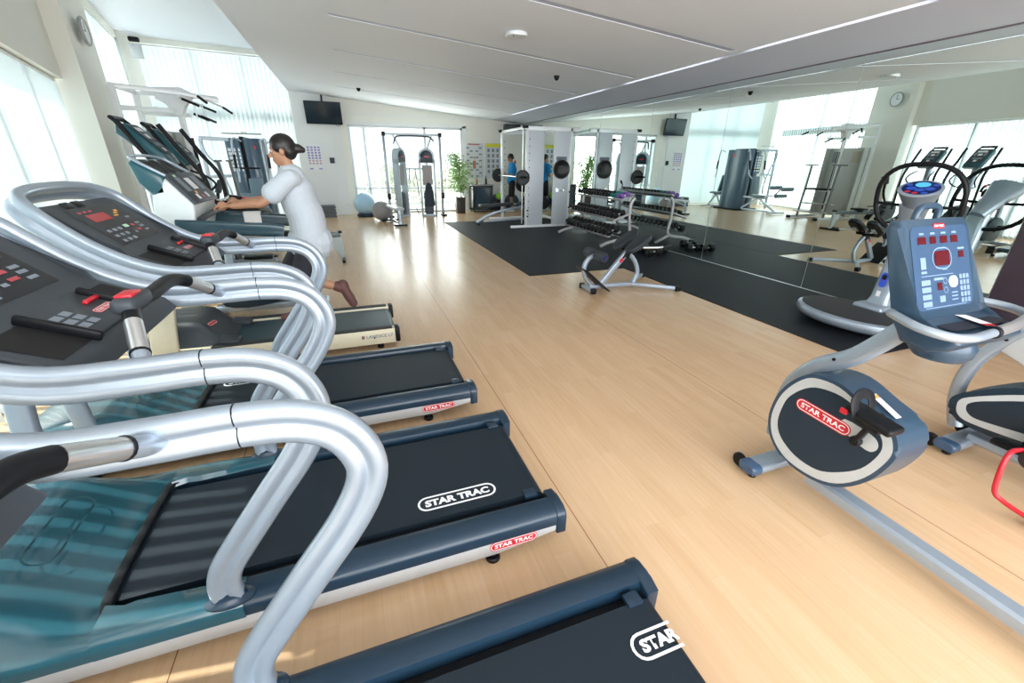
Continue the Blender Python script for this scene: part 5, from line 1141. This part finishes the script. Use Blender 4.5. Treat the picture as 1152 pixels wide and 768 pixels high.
def tower():
    t = thing('assisted_dip_tower', 'tall white assisted pull-up and dip tower with grey weight cover and black grips', 'weight machine', (-2.8, 10.1, 0))
    Wt = M_WHITEP
    for y in (9.62, 10.55):
        bm = B(); bar(bm, [(-3.45, y, .03), (-3.42, y, 1.5), (-3.40, y, 2.74)], .07, .10, up=(1, 0, 0), r=.01); objw('rear_post', bm, Wt, t)
        bm = B(); bar(bm, [(-3.42, y, .05), (-1.75, y, .05)], .08, .08, r=.01); f = objw('base_beam', bm, Wt, t)
        bm = B(); rbox(bm, (-1.73, y, .05), (.06, .12, .09), bev=.01); objw('beam_cap', bm, M_BLACK, f)
        bm = B(); bar(bm, [(-3.42, y, 2.42), (-2.62, y, 2.40)], .05, .07, r=.008); objw('lower_arm', bm, Wt, t)
    bm = B(); bar(bm, [(-3.42, 9.62, 2.74), (-2.55, 9.9, 2.70), (-2.0, 10.0, 2.62)], .05, .07, r=.008); objw('top_arm', bm, Wt, t)
    bm = B(); bar(bm, [(-3.42, 10.55, 2.74), (-2.55, 10.2, 2.70), (-2.05, 10.1, 2.66)], .05, .07, r=.008); objw('top_arm', bm, Wt, t)
    bm = B(); bar(bm, [(-3.40, 9.60, 2.74), (-3.40, 10.57, 2.74)], .06, .07, r=.008); objw('rear_cross_beam', bm, Wt, t)
    bm = B(); prism(bm, [(-2.95, 2.78), (-2.55, 2.80), (-2.35, 2.70), (-2.55, 2.52), (-2.60, 2.35), (-2.72, 2.35), (-2.80, 2.52), (-2.95, 2.60)], 'y', 9.97, 10.13, .01); objw('head_plate', bm, Wt, t)
    bm = B(); bar(bm, [(-2.62, 10.05, .05), (-2.66, 10.05, 2.5)], .07, .09, up=(1, 0, 0), r=.01); objw('centre_mast', bm, Wt, t)
    bm = B(); bar(bm, [(-2.54, 10.05, .3), (-2.58, 10.05, 2.0)], .05, .05, up=(1, 0, 0), r=.01); objw('slide_pole', bm, M_BLACK, t)
    for y0, y1, x in ((9.3, 10.9, -2.15), (9.4, 10.8, -2.45)):
        bm = B(); tube(bm, [(x, y0, 2.60), (x, y1, 2.60)], .018, 10); objw('pull_up_bar', bm, Wt, t)
    for (a, b2) in (((-2.15, 9.30, 2.60), (-2.02, 9.18, 2.50)), ((-2.15, 10.90, 2.60), (-2.02, 11.02, 2.50)), ((-2.45, 9.55, 2.58), (-2.22, 9.55, 2.48)), ((-2.45, 10.65, 2.58), (-2.22, 10.65, 2.48)), ((-2.40, 9.85, 2.38), (-2.18, 9.80, 2.28)), ((-2.40, 10.25, 2.38), (-2.18, 10.30, 2.28))):
        bm = B(); tube(bm, [a, b2], .022, 10); objw('angled_grip', bm, M_BLACK, t)
    for y in (9.8, 10.3):
        bm = B(); tube(bm, [(-2.35, y, 2.58), (-2.35, y, 2.30)], .012, 8); objw('grip_hanger', bm, Wt, t)
    bm = B(); box(bm, -3.05, -2.98, 9.45, 10.65, .10, 2.12, .02); box(bm, -3.05, -2.80, 9.45, 9.49, .10, 2.12, .01); box(bm, -3.05, -2.80, 10.61, 10.65, .10, 2.12, .01); sh = objw('weight_cover', bm, mat('light_grey_cover', (.50, .52, .50), .45), t)
    for k, y in enumerate((9.75, 10.35)):
        bm = B(); box(bm, -2.979, -2.974, y-.13, y+.13, 1.70, 2.02); objw('instruction_placard', bm, mat('tan_placard', (.46, .42, .32), .5) if k == 0 else M_GREYPRINT, sh)
    for z, x, w in ((.22, -2.0, .5), (.45, -2.3, .5)):
        bm = B(); box(bm, x-.14, x+.14, 10.05-w, 10.05+w, z, z+.04, .01); objw('step_plate', bm, mat('warm_grey_steel', (.42, .40, .41), .35, .3), t)
    for y in (9.62, 10.5):
        bm = B(); bar(bm, [(-2.05, y, .05), (-2.12, y, .9), (-2.16, y, 1.62)], .05, .05, up=(1, 0, 0), r=.01); p = objw('side_post', bm, mat('graphite_post', (.14, .15, .15), .4, .3), t)
        bm = B(); tube(bm, [(-2.16, y-.22, 1.62), (-2.16, y+.22, 1.62)], .017, 10); objw('dip_handle', bm, M_GREYPL, p)
    bm = B(); rbox(bm, (-2.15, 10.05, .92), (.36, .70, .06), bev=.02); objw('knee_pad', bm, M_BLACK, t)
    bm = B(); bar(bm, [(-2.62, 10.05, .86), (-2.15, 10.05, .88)], .05, .05, r=.01); objw('knee_pad_arm', bm, Wt, t)
tower()
def multigym():
    t = thing('multi_gym', 'slate blue multi gym with tall curved covers and padded seats, by the end window', 'weight machine', (-2.3, 13.4, 0))
    M_SL = mat('slate_blue_cover', (.060, .115, .175), .32, coat=.3)
    pth = [(-2.68, 13.0), (-2.60, 12.92), (-2.42, 12.88), (-2.335, 12.88)]
    def shell(pts, name):
        bm = B(); prism(bm, pts, 'z', .06, 2.12, .01); return objw(name, bm, M_SL, t)
    a = shell(sm2([(-2.70, 13.05), (-2.62, 12.92), (-2.36, 12.88), (-2.34, 13.3), (-2.36, 13.85), (-2.62, 13.82), (-2.72, 13.6)], 3), 'weight_cover')
    b = shell(sm2([(-2.28, 13.3), (-2.26, 12.88), (-2.0, 12.90), (-1.90, 13.05), (-1.86, 13.4), (-1.90, 13.72), (-2.0, 13.85), (-2.26, 13.85)], 3), 'weight_cover')
    bm = B(); box(bm, -2.35, -2.27, 12.93, 13.80, .05, 2.16, .01); objw('dark_spine', bm, M_BLACK, t)
    Mq = frame_m((-2.50, 12.868, 1.62), (1, 0, 0), (0, 0, 1)); bm = B(); quads_into(bm, Mq, [(0, 0, .30, .62, 0)], .002); quads_into(bm, Mq, [((i-1)*.09, .24-.09*j, .07, .07, 1) for i in range(3) for j in range(6)], .004); objw('exercise_chart', bm, [mat('chart_blue', (.12, .20, .30), .5), M_WHITE], a, angle=0)
    for n, Ml in enumerate((frame_m((-2.06, 12.885, 1.92), (1, 0, 0), (0, 0, 1)), frame_m((-1.858, 13.4, 1.92), (0, 1, 0), (0, 0, 1)))):
        bm = B(); fill_into(bm, .10, .09, Ml, 0, .006); objw('red_badge', bm, M_RED, b, angle=0)
    bm = B(); box(bm, -2.8, -1.8, 12.8, 13.95, 0, .06, .01); objw('base_plate', bm, M_BLACK, t)
    MF = mat('pale_blue_steel', (.55, .62, .70), .35, .3)
    # frames to both sides
    for s, y0, y1 in ((-1, 12.85, 11.35), (1, 13.9, 14.55)):
        bm = B(); bar(bm, [(-2.1, y0, .06), (-2.1, y1, .06)], .06, .06, r=.01); bar(bm, [(-2.5, y1, .05), (-1.7, y1, .05)], .05, .05, r=.01); f = objw('floor_frame', bm, MF, t)
        m = y0+(y1-y0)*.45
        bm = B(); bar(bm, [(-2.1, y1, .06), (-2.1, m, .50)], .05, .06, r=.01); bar(bm, [(-2.1, y0, .50), (-2.1, m+(y1-y0)*.2, .50)], .05, .06, r=.01); bar(bm, [(-2.1, y0, .1), (-2.1, m, .50)], .05, .05, r=.01); objw('seat_frame', bm, MF, t)
        bm = B(); rbox(bm, (-2.1, m, .56), (.36, .42, .07), bev=.025); objw('seat_pad', bm, mat('blue_grey_vinyl', (.16, .24, .30), .4), t)
        bm = B(); rbox(bm, (-2.1, m-s*-.0-(y1-y0)/abs(y1-y0)*.24, .92), (.30, .08, .62), (s*.18, 0, 0), .03); objw('back_pad', bm, mat('blue_grey_vinyl', (.16, .24, .30), .4), t)
        for q in (-1, 1):
            bm = B(); tube(bm, [(-2.1+q*.2, y0, 2.05), (-2.1+q*.34, y0+(y1-y0)*.12, 2.10), (-2.1+q*.36, y0+(y1-y0)*.2, 1.8), (-2.1+q*.34, y0+(y1-y0)*.22, 1.35), (-2.1+q*.32, y0+(y1-y0)*.34, 1.15)], .022, 10, 4); a_ = objw('press_arm', bm, MF, t)
            bm = B(); tube(bm, [(-2.1+q*.36, y0+(y1-y0)*.2, 1.75), (-2.1+q*.36, y0+(y1-y0)*.24, 1.45)], .03, 10); objw('arm_pad', bm, M_BLACK, a_)
    bm = B(); tube(bm, [(-2.1, 12.5, 2.22), (-2.1, 12.0, 2.20)], .02, 8); tube(bm, [(-2.5, 12.0, 2.18), (-1.7, 12.0, 2.18)], .016, 8); objw('lat_bar', bm, M_ALU, t)
    bm = B(); bar(bm, [(-2.1, 12.3, .5), (-2.1, 11.55, .62), (-2.1, 11.35, .85)], .05, .05, r=.01); objw('leg_lever', bm, MF, t)
    for y, z in ((11.55, .88), (11.3, .62), (11.1, .85)):
        bm = B(); cyl(bm, (-2.1, y, z), .065, .50, 'x', 20, .015); objw('foam_roller', bm, mat('blue_grey_vinyl', (.16, .24, .30), .4), t)
    # tall frame with cable arms, left of the covers
    bm = B(); bar(bm, [(-3.15, 12.7, .05), (-3.1, 12.7, 2.1)], .06, .08, up=(1, 0, 0), r=.01); bar(bm, [(-3.12, 12.7, 2.1), (-2.4, 13.0, 2.08)], .06, .08, r=.01); bar(bm, [(-3.2, 12.7, 1.25), (-2.6, 12.75, 1.28)], .05, .07, r=.01); objw('side_frame', bm, MF, t)
    bm = B(); tube(bm, [(-3.1, 12.65, 2.0), (-3.0, 12.6, 1.7), (-2.85, 12.6, 1.5), (-2.7, 12.6, .9), (-2.75, 12.6, .6)], .025, 10, 4); objw('curved_arm', bm, MF, t)
    bm = B(); tube(bm, [(-2.42, 12.70, 1.45), (-1.98, 12.70, 1.45)], .018, 8); objw('row_handle', bm, M_BLACK, t)
multigym()
# ================================================================== people
def ell(bm, c, r, seg=20, ring=14, rot=None):
    r_ = bmesh.ops.create_uvsphere(bm, u_segments=seg, v_segments=ring, radius=1)
    M = Matrix.Translation(c) @ (rot or Matrix.Identity(4)) @ Matrix.Diagonal((r[0], r[1], r[2], 1))
    for v in r_['verts']: v.co = M @ v.co
def limb(bm, pts, rad, flat=1.0, up=(0, 0, 1), n=14, sm=5):
    """tapering limb; radii are interpolated along the smoothed path"""
    P = smooth(pts, sm); sc = []
    for i in range(len(P)):
        u = i/sm; k = min(int(u), len(rad)-2); f = u-k; sc.append(rad[k]*(1-f)+rad[k+1]*f)
    sweep(bm, P, [(a, b*flat) for a, b in circ(1, n)], up=up, scale=sc)
    ell(bm, P[0], (sc[0],)*3, 12, 8); ell(bm, P[-1], (sc[-1],)*3, 12, 8)
def fuse(name, bm, m, parent, voxel=.008, smooth_it=4, label=None):
    o = obj(name, bm, m, None, 0)
    r = o.modifiers.new('r', 'REMESH'); r.mode = 'VOXEL'; r.voxel_size = voxel; r.use_smooth_shade = True
    s = o.modifiers.new('s', 'SMOOTH'); s.factor = .5; s.iterations = smooth_it
    bpy.context.view_layer.update(); dg = bpy.context.evaluated_depsgraph_get()
    me = bpy.data.meshes.new_from_object(o.evaluated_get(dg)); me.name = name
    old = o.data; o.modifiers.clear(); o.data = me; bpy.data.meshes.remove(old)
    for p in me.polygons: p.use_smooth = True
    if parent: o.parent = parent
    if label: o['label'] = label
    return o
def person(name, label, loc, F, J, tone, shirt, shorts, shoe, hair, hairfn, shirt_len=.0, loose=1.0, scl=1.0):
    """J: joints in figure space (x forward, y to the figure's left, z up), F: heading angle"""
    t = thing(name, label, 'person', loc, F); t.scale = (scl,)*3
    V = Vector; sk = mat('skin_'+name+str(round(tone[0], 2)), tone, .5)
    bm = B()
    hp, ch, nk, hd = V(J['pelvis']), V(J['chest']), V(J['neck']), V(J['head'])
    limb(bm, [hp+V((0, 0, -.04)), hp+V((0, 0, .08)), hp.lerp(ch, .5), ch, ch.lerp(nk, .6)], [.135, .135, .120, .150, .10], flat=.72, up=(1, 0, 0), n=20)
    limb(bm, [ch.lerp(nk, .6), nk, nk.lerp(hd, .6)], [.065, .052, .05])
    tilt = Matrix.Rotation(J.get('nod', 0), 4, 'Y') @ Matrix.Identity(4); T = Matrix.Translation(hd) @ tilt
    def hpnt(x, y, z): return T @ V((x, y, z))
    ell(bm, hpnt(-.012, 0, .025), (.094, .074, .098), rot=tilt); ell(bm, hpnt(.018, 0, -.035), (.070, .058, .082), rot=tilt)
    ell(bm, hpnt(.052, 0, -.085), (.032, .034, .026), rot=tilt)                    # chin
    limb(bm, [hpnt(.078, 0, .018), hpnt(.094, 0, -.008), hpnt(.106, 0, -.026)], [.009, .012, .015])  # nose
    for s in (-1, 1):
        ell(bm, hpnt(.060, s*.033, -.010), (.022, .022, .018), rot=tilt); ell(bm, hpnt(.070, s*.030, .028), (.016, .026, .008), rot=tilt)
        ell(bm, hpnt(-.005, s*.078, -.008), (.020, .008, .032), rot=tilt)           # ears
    ell(bm, hpnt(.082, 0, -.056), (.013, .026, .007), rot=tilt); ell(bm, hpnt(.081, 0, -.068), (.013, .022, .008), rot=tilt)  # lips
    for s, q in ((1, 'l'), (-1, 'r')):
        sh, el, wr, hn = [V(J[k+q]) for k in ('sh_', 'el_', 'wr_', 'ha_')]
        limb(bm, [ch.lerp(sh, .4), sh, sh.lerp(el, .5), el, el.lerp(wr, .35), wr], [.06, .052, .044, .036, .036, .024])
        d = (hn-wr).normalized(); side = V(J.get('palm_'+q, (0, 1, 0))); side = (side-d*side.dot(d)).normalized(); nrm = d.cross(side)
        pc = wr+d*.05
        limb(bm, [wr, wr+d*.03, wr+d*.075], [.022, .034, .038], flat=.45, up=nrm)
        for i, (off, L) in enumerate(((-.030, .062), (-.010, .072), (.011, .068), (.030, .052))):
            b0 = wr+d*.078+side*off; c = nrm*J.get('curl', .5)
            limb(bm, [b0, b0+(d+c*.3).normalized()*L*.45, b0+(d+c*.9).normalized()*L*.8, b0+(d+c*1.5).normalized()*L], [.0095, .0090, .0082, .007], n=8, sm=2)
        b0 = wr+d*.025-side*.028
        limb(bm, [b0, b0+(d*.6-side*.8).normalized()*.035, b0+(d*.9-side*.5+nrm*.3).normalized()*.065], [.012, .011, .009], n=8, sm=2)
        h, k, a, to = [V(J[x+q]) for x in ('hip_', 'kn_', 'an_', 'to_')]
        limb(bm, [h, h.lerp(k, .4), k, k.lerp(a, .35), a], [.088, .078, .054, .054, .034], n=16)
        heel = a-(to-a).normalized()*.03+(a-k).normalized()*.05
        limb(bm, [heel, a.lerp(to, .5)+(a-k).normalized()*.02, to], [.036, .038, .026], n=12)
    body = fuse('body', bm, sk, t, .007, 3)
    for s in (-1, 1):
        bm = B(); ell(bm, hpnt(.074, s*.030, .010), (.010, .013, .008), rot=tilt); obj('eye', bm, mat('eye_white', (.65, .63, .60), .2), body, 0)
        bm = B(); ell(bm, hpnt(.0835, s*.030, .010), (.003, .0055, .0055), rot=tilt); obj('iris', bm, mat('dark_iris', (.03, .015, .01), .2), body, 0)
        bm = B(); limb(bm, [hpnt(.080, s*.012, .034), hpnt(.082, s*.028, .040), hpnt(.070, s*.046, .034)], [.003, .004, .002], n=6, sm=3); obj('eyebrow', bm, hair, body, 0)
    # shirt
    bm = B(); k = loose
    limb(bm, [hp+V((0, 0, .02-shirt_len)), hp+V((0, 0, .12)), hp.lerp(ch, .6), ch, ch.lerp(nk, .55)], [.165*k, .162*k, .158*k, .178*(1+(k-1)*.4), .115], flat=.80, up=(1, 0, 0), n=24)
    for q in 'lr':
        sh, el = V(J['sh_'+q]), V(J['el_'+q]); e2 = sh.lerp(el, .62)
        limb(bm, [ch.lerp(sh, .3), sh, e2], [.08, .074, .072*k])
    st = fuse('shirt', bm, shirt, t, .010, 4)
    bm = B()
    for q in 'lr':
        h, kn = V(J['hip_'+q]), V(J['kn_'+q]); limb(bm, [h+V((0, 0, .02)), h.lerp(kn, .4), h.lerp(kn, .85)], [.100, .102, .096], n=18)
    limb(bm, [hp+V((0, 0, .04)), hp+V((0, 0, -.03))], [.138, .135], flat=.8, up=(1, 0, 0), n=20)
    fuse('shorts', bm, shorts, t, .010, 3)
    for q in 'lr':
        kn, a, to = V(J['kn_'+q]), V(J['an_'+q]), V(J['to_'+q]); dn = (a-kn).normalized(); fd = (to-a).normalized()
        heel = a-fd*.035+dn*.045
        bm = B(); limb(bm, [heel, a.lerp(to, .35)+dn*.022, a.lerp(to, .75)+dn*.012, to+fd*.015], [.056, .054, .056, .044], flat=.85, n=14); limb(bm, [a-dn*.03, a+dn*.03], [.050, .056])
        sh_ = fuse('shoe', bm, shoe, t, .008, 1)
    hb = B(); hairfn(hb, hpnt, tilt); fuse('hair', hb, hair, t, .007, 2)
    return t
M_HAIR = mat('black_hair', (.010, .008, .008), .45, noise=(60, .5))
def hair_bun(bm, P, R):
    ell(bm, P(-.022, 0, .042), (.102, .082, .095), rot=R); ell(bm, P(-.055, 0, -.01), (.065, .078, .075), rot=R)
    for s in (-1, 1): ell(bm, P(.0, s*.06, .035), (.06, .025, .05), rot=R)
    limb(bm, [P(-.10, 0, .0), P(-.135, 0, -.005), P(-.165, 0, -.02)], [.040, .040, .026])
def hair_short(bm, P, R):
    ell(bm, P(-.018, 0, .040), (.100, .080, .088), rot=R); ell(bm, P(-.05, 0, -.005), (.060, .074, .065), rot=R)
    for s in (-1, 1): ell(bm, P(.0, s*.062, .025), (.05, .022, .045), rot=R)
# the runner: faces -x (heading pi), left side towards the camera
JR = dict(pelvis=(0, 0, .90), chest=(.05, 0, 1.27), neck=(.075, 0, 1.44), head=(.105, 0, 1.575), nod=.18,
    sh_l=(.06, .185, 1.36), el_l=(.30, .23, 1.17), wr_l=(.53, .20, 1.145), ha_l=(.63, .19, 1.15), palm_l=(0, -1, 0),
    sh_r=(.06, -.185, 1.36), el_r=(.30, -.23, 1.17), wr_r=(.52, -.18, 1.15), ha_r=(.62, -.17, 1.155), palm_r=(0, -1, 0), curl=-.5,
    hip_l=(-.01, .09, .86), kn_l=(.12, .10, .47), an_l=(-.20, .10, .36), to_l=(-.29, .10, .20),
    hip_r=(-.01, -.09, .86), kn_r=(.25, -.10, .50), an_r=(.17, -.10, .10), to_r=(.35, -.10, .045))
JR['curl'] = .5
person('person', 'person with black hair tied back and a pale grey T-shirt running on the cream treadmill', (-.385, 4.28, .205), PI, JR, (.42, .22, .13),
    mat('pale_grey_cotton', (.52, .58, .64), .85, bump=(40, .4)), mat('dark_shorts_cloth', (.02, .022, .03), .8), mat('brown_red_shoe', (.12, .05, .045), .6), M_HAIR, hair_bun, .13, 1.22, .96)
JM = dict(pelvis=(0, 0, .96), chest=(.0, 0, 1.33), neck=(.02, 0, 1.52), head=(.06, 0, 1.66), nod=.42,
    sh_l=(0, .20, 1.44), el_l=(.02, .25, 1.14), wr_l=(.25, .17, 1.16), ha_l=(.33, .13, 1.18), palm_l=(0, 0, 1),
    sh_r=(0, -.20, 1.44), el_r=(.02, -.25, 1.14), wr_r=(.25, -.17, 1.16), ha_r=(.33, -.13, 1.18), palm_r=(0, 0, 1), curl=.5,
    hip_l=(0, .095, .92), kn_l=(.03, .11, .50), an_l=(-.01, .12, .09), to_l=(.17, .15, .035),
    hip_r=(0, -.095, .92), kn_r=(.02, -.11, .50), an_r=(-.03, -.12, .09), to_r=(.15, -.15, .035))
person('person', 'person in a bright blue T-shirt and black shorts looking down, standing behind the cage', (5.36, 14.7, 0), PI-.35, JM, (.33, .17, .10),
    mat('bright_blue_cotton', (.01, .25, .62), .8), mat('black_shorts_cloth', (.008, .009, .012), .8), mat('white_shoe', (.6, .6, .6), .5), M_HAIR, hair_short, .0, 1.05, 1.06)
for o in COL.objects:
    if o.parent is None and o.name.split('.')[0] in ('dumbbell', 'dumbbell_rack', 'vibration_plate', 'weight_cage', 'weight_bench', 'barbell'): o.location.z += .009
